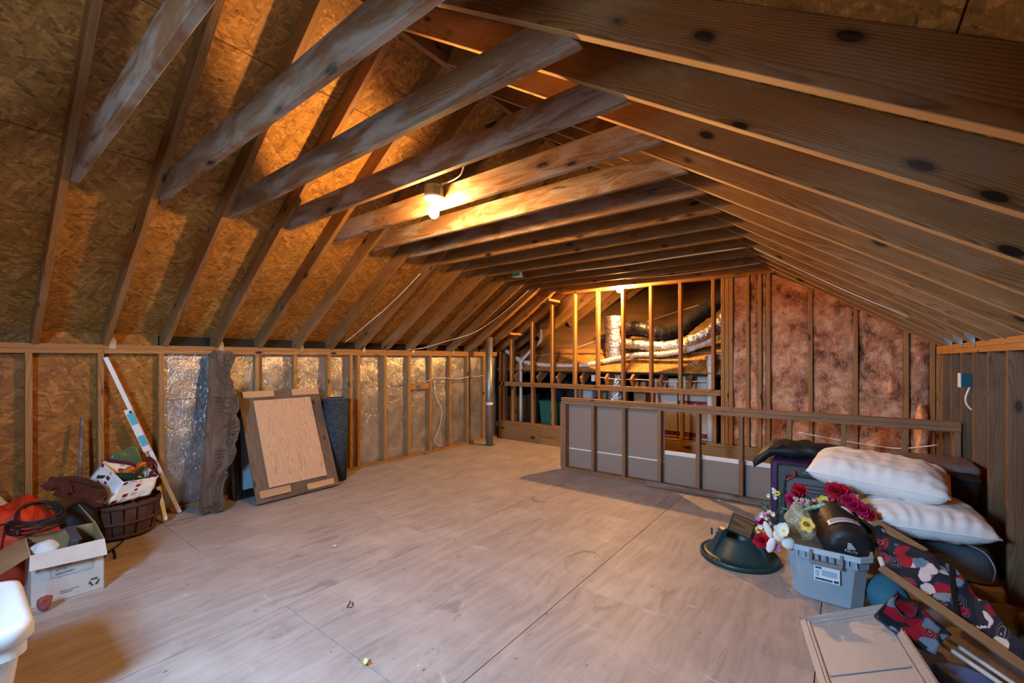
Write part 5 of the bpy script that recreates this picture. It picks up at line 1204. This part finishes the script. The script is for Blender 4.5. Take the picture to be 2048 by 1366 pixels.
# ------------------------------------------------------------------ post, cables, boxes, scraps
po_ = thing('steel_post', 'round galvanized steel post at the far end of the left wall', 'post', (-4.575, 5.36, 0))
zt = ZP + PITCH * (-4.575 - XL)
bm = bmesh.new(); lathe_bm(bm, [(.0, 0), (.057, 0), (.057, zt + .03), (0, zt + .03)], 24); bobj('post_tube', bm, M_galv, po_, True)
box('base_plate', -.075, .075, -.075, .075, 0, .006, M_galv, po_); bm = bmesh.new(); lathe_bm(bm, [(.0578, .66), (.0582, .66), (.0582, .70), (.0578, .70)], 24); bobj('tape_band', bm, M_trim, po_)
def cable(label, ctrl, r=.005, mat=None, name='white_cable'):
    return tag(tube(name, ctrl, r, mat or M_cable, None, 6, 6), label, 'cable')
def on_raft(d, y, off=-.008): return slope(-1, d, y, off)
cable('white cable draped over the left rafters below the collar ties', [on_raft(1.25, 3.12), on_raft(1.0, 3.05, -.05), on_raft(.72, 3.03, -.03), on_raft(.55, 2.96, -.05), on_raft(.25, 2.95, .0), on_raft(.12, 2.93, .02)])
cable('white cable draped over the last left rafters near the steel post', [on_raft(1.33, 5.03), on_raft(.95, 4.98, -.03), on_raft(.62, 4.92, -.02), on_raft(.45, 4.75, -.04), on_raft(.25, 4.45, -.02), on_raft(.08, 4.2, .0), on_raft(.02, 3.95, .01)])
R_ = lambda d, y, off=-.008: slope(1, d, y, off)
cable('white cable stapled along the right rafters', [R_(1.36, 4.42, -.006), R_(1.0, 4.45, -.012), R_(.66, 4.42, -.02), R_(.42, 4.44, -.008), R_(.33, 4.46, -.006)])
cable('white cable running across the far collar ties', [(-2.45, 4.40, TZ - .006), (-1.9, 4.44, TZ - .012), (-1.35, 4.40, TZ - .012), (-.72, 4.42, TZ - .006)])
cable('thin white cable along the last collar tie', [(-2.2, 5.26, TZ - .006), (-1.6, 5.3, TZ - .015), (-1.1, 5.28, TZ - .01), (-.72, 5.25, TZ - .005)], .004)
cable('short white lamp cable on the dusty collar tie', [(-2.10, Y5 - .06, 2.545), (-2.02, Y5 - .03, 2.565), (-1.97, Y5 - .008, 2.60), (-1.94, Y5 - .008, 2.66)], .006)
cable('white wire looping across the foil wall studs', [(XL - .02, 4.30, .20 + .85), (XL + .006, 4.40, 1.10), (XL - .03, 4.55, 1.11), (XL + .006, 4.80, 1.10), (XL - .03, 5.0, 1.08), (XL + .006, 5.2, 1.105), (XL - .03, 5.4, 1.10), (XL + .006, 5.58, 1.12)], .004)
cable('white wire hanging down the foil wall to the sill', [(XL - .03, 4.50, 1.08), (XL - .03, 4.52, .85), (XL - .02, 4.64, .62), (XL - .03, 4.60, .35), (XL - .03, 4.50, .15), (XL - .02, 4.66, .05)], .004)
cable('white wire sagging across the old deck behind studs', [(-4.7, 6.15, 1.42), (-3.9, 6.5, 1.52), (-3.2, 6.9, 1.80), (-2.4, 7.3, 2.12), (-1.6, 7.6, 2.38)], .004)
cable('white cable along the bottom edge of the old deck', [(-3.1, 6.045, 1.14), (-2.7, 6.05, 1.10), (-2.3, 6.05, 1.105), (-1.9, 6.05, 1.09), (-1.42, 6.05, 1.11)], .006)
cable('white cable along the insulation wall above the suitcases', [(-.42, YB - .012, .56), (-.1, YB - .02, .52), (.25, YB - .02, .49), (.45, YB - .10, .50), (.68, 5.6, .60)], .006)
bx1 = thing('outlet_box', 'blue plastic outlet box under the far collar tie', 'box', (-3.05, 4.08, TZ - .055)); box('box_body', -.05, .05, -.03, .03, 0, .055, plain('blue_box', (.02, .11, .19), .5), bx1); box('box_flange', -.058, .058, -.036, .036, -.004, 0, M_trim, bx1)
bx2 = thing('outlet_box', 'blue outlet box nailed to the right wall stud', 'box', (XR - .035, 4.42, 1.20)); box('box_body', -.02, .055, .0, .06, 0, .095, plain('teal_box', (.01, .07, .11), .5), bx2); box('box_flange', -.03, -.02, .0, .064, -.004, .099, M_porc, bx2)
cable('short white cable under the blue wall outlet box', [(XR - .015, 4.41, 1.20), (XR - .035, 4.40, 1.13), (XR - .03, 4.41, 1.08), (XR - .005, 4.41, 1.04)], .006)
kb = thing('knob_fitting', 'round grey fitting on the blocking between foil wall studs', 'fitting', (XL - .012, 4.17, 1.0)); bm = bmesh.new(); lathe_bm(bm, [(.0, .03), (.022, .03), (.028, .02), (.028, 0), (0, 0)], 14); bobj('fitting_cap', bm, M_boxgrey, kb, True, pose((0, 0, 0), (0, 1, 0), (0, 0, 1), (1, 0, 0))); ellipsoid('fitting_ball', (.012, -.10, .055), (.018, .018, .018), M_cream, kb, sub=2)
# loose board lying against the pony wall
tag(beam('loose_board', (-1.75, 4.70, .032), (-.50, 4.715, .032), .062, .06, wood('muddy_board', (.26, .17, .12), (.13, .08, .055), 40, .5, .6, (.32, .27, .25)), None, (0, 0, 1), .012), 'rough dusty board lying along the foot of the pony wall', 'board')
# scraps on the floor
M_yel = plain('pale_yellow_petal', (.72, .66, .32), .7)
fp = thing('fallen_petal', 'pale yellow fallen petal on the floor in the foreground', 'petal', (-1.741, 1.163, .001))
bm = bmesh.new()
for a in (0.3, 2.2, 4.2): petal_bm(bm, a, .5, .026, .022, 0, .3)
bobj('petal_blade', bm, M_yel, fp, True)
def scrap(loc, s, label, mat, seed):
    bm = bmesh.new(); quad_patch(bm, (-s, -s * .5, 0), (s, -s * .6, 0), (s * .9, s * .5, 0), (-s * .8, s * .6, 0), 4, 4)
    for v in bm.verts: v.co.z = .002 + .4 * s * abs(noise.noise((v.co.x * 60, v.co.y * 60, seed)))
    o = bobj('paper_scrap', bm, mat, None, True); o.location = loc; o.rotation_euler = (0, 0, seed); return tag(o, label, 'scrap')
scrap((-3.021, 1.766, 0), .024, 'flat white paper scrap on the middle of the floor', M_trim, .4)
scrap((-2.95, 4.86, 0), .035, 'white paper scrap by the end post of the pony wall', M_trim, 1.2)
scrap((-.985, 4.645, 0), .028, 'crumpled white paper scrap beside the loose dusty board', M_trim, 2.2)
scrap((-1.579, 3.50, 0), .016, 'tiny white chip on the floor before the pony wall', M_trim, 3.0)
scrap((-1.22, 1.62, 0), .008, 'tiny orange crumb on the floor near the fallen petal', M_or, 3.4)
scrap((-.25, 1.95, 0), .012, 'white thread scrap on the floor near the grey lid', M_trim, 5.0)
tag(tube('wire_loop', [(-2.27, 1.42, .003), (-2.245, 1.40, .003), (-2.225, 1.375, .003), (-2.205, 1.385, .003), (-2.215, 1.405, .003), (-2.25, 1.42, .003)], .0022, M_black), 'bent black hairpin wire lying on the open floor', 'wire')
tag(tube('black_cord', [(-4.42, .84, .008), (-4.30, .78, .01), (-4.20, .70, .008), (-4.10, .66, .008), (-4.25, .74, .008), (-4.05, .72, .008)], .006, M_black), 'tangled black cord on the floor beneath the bushel basket', 'cord')
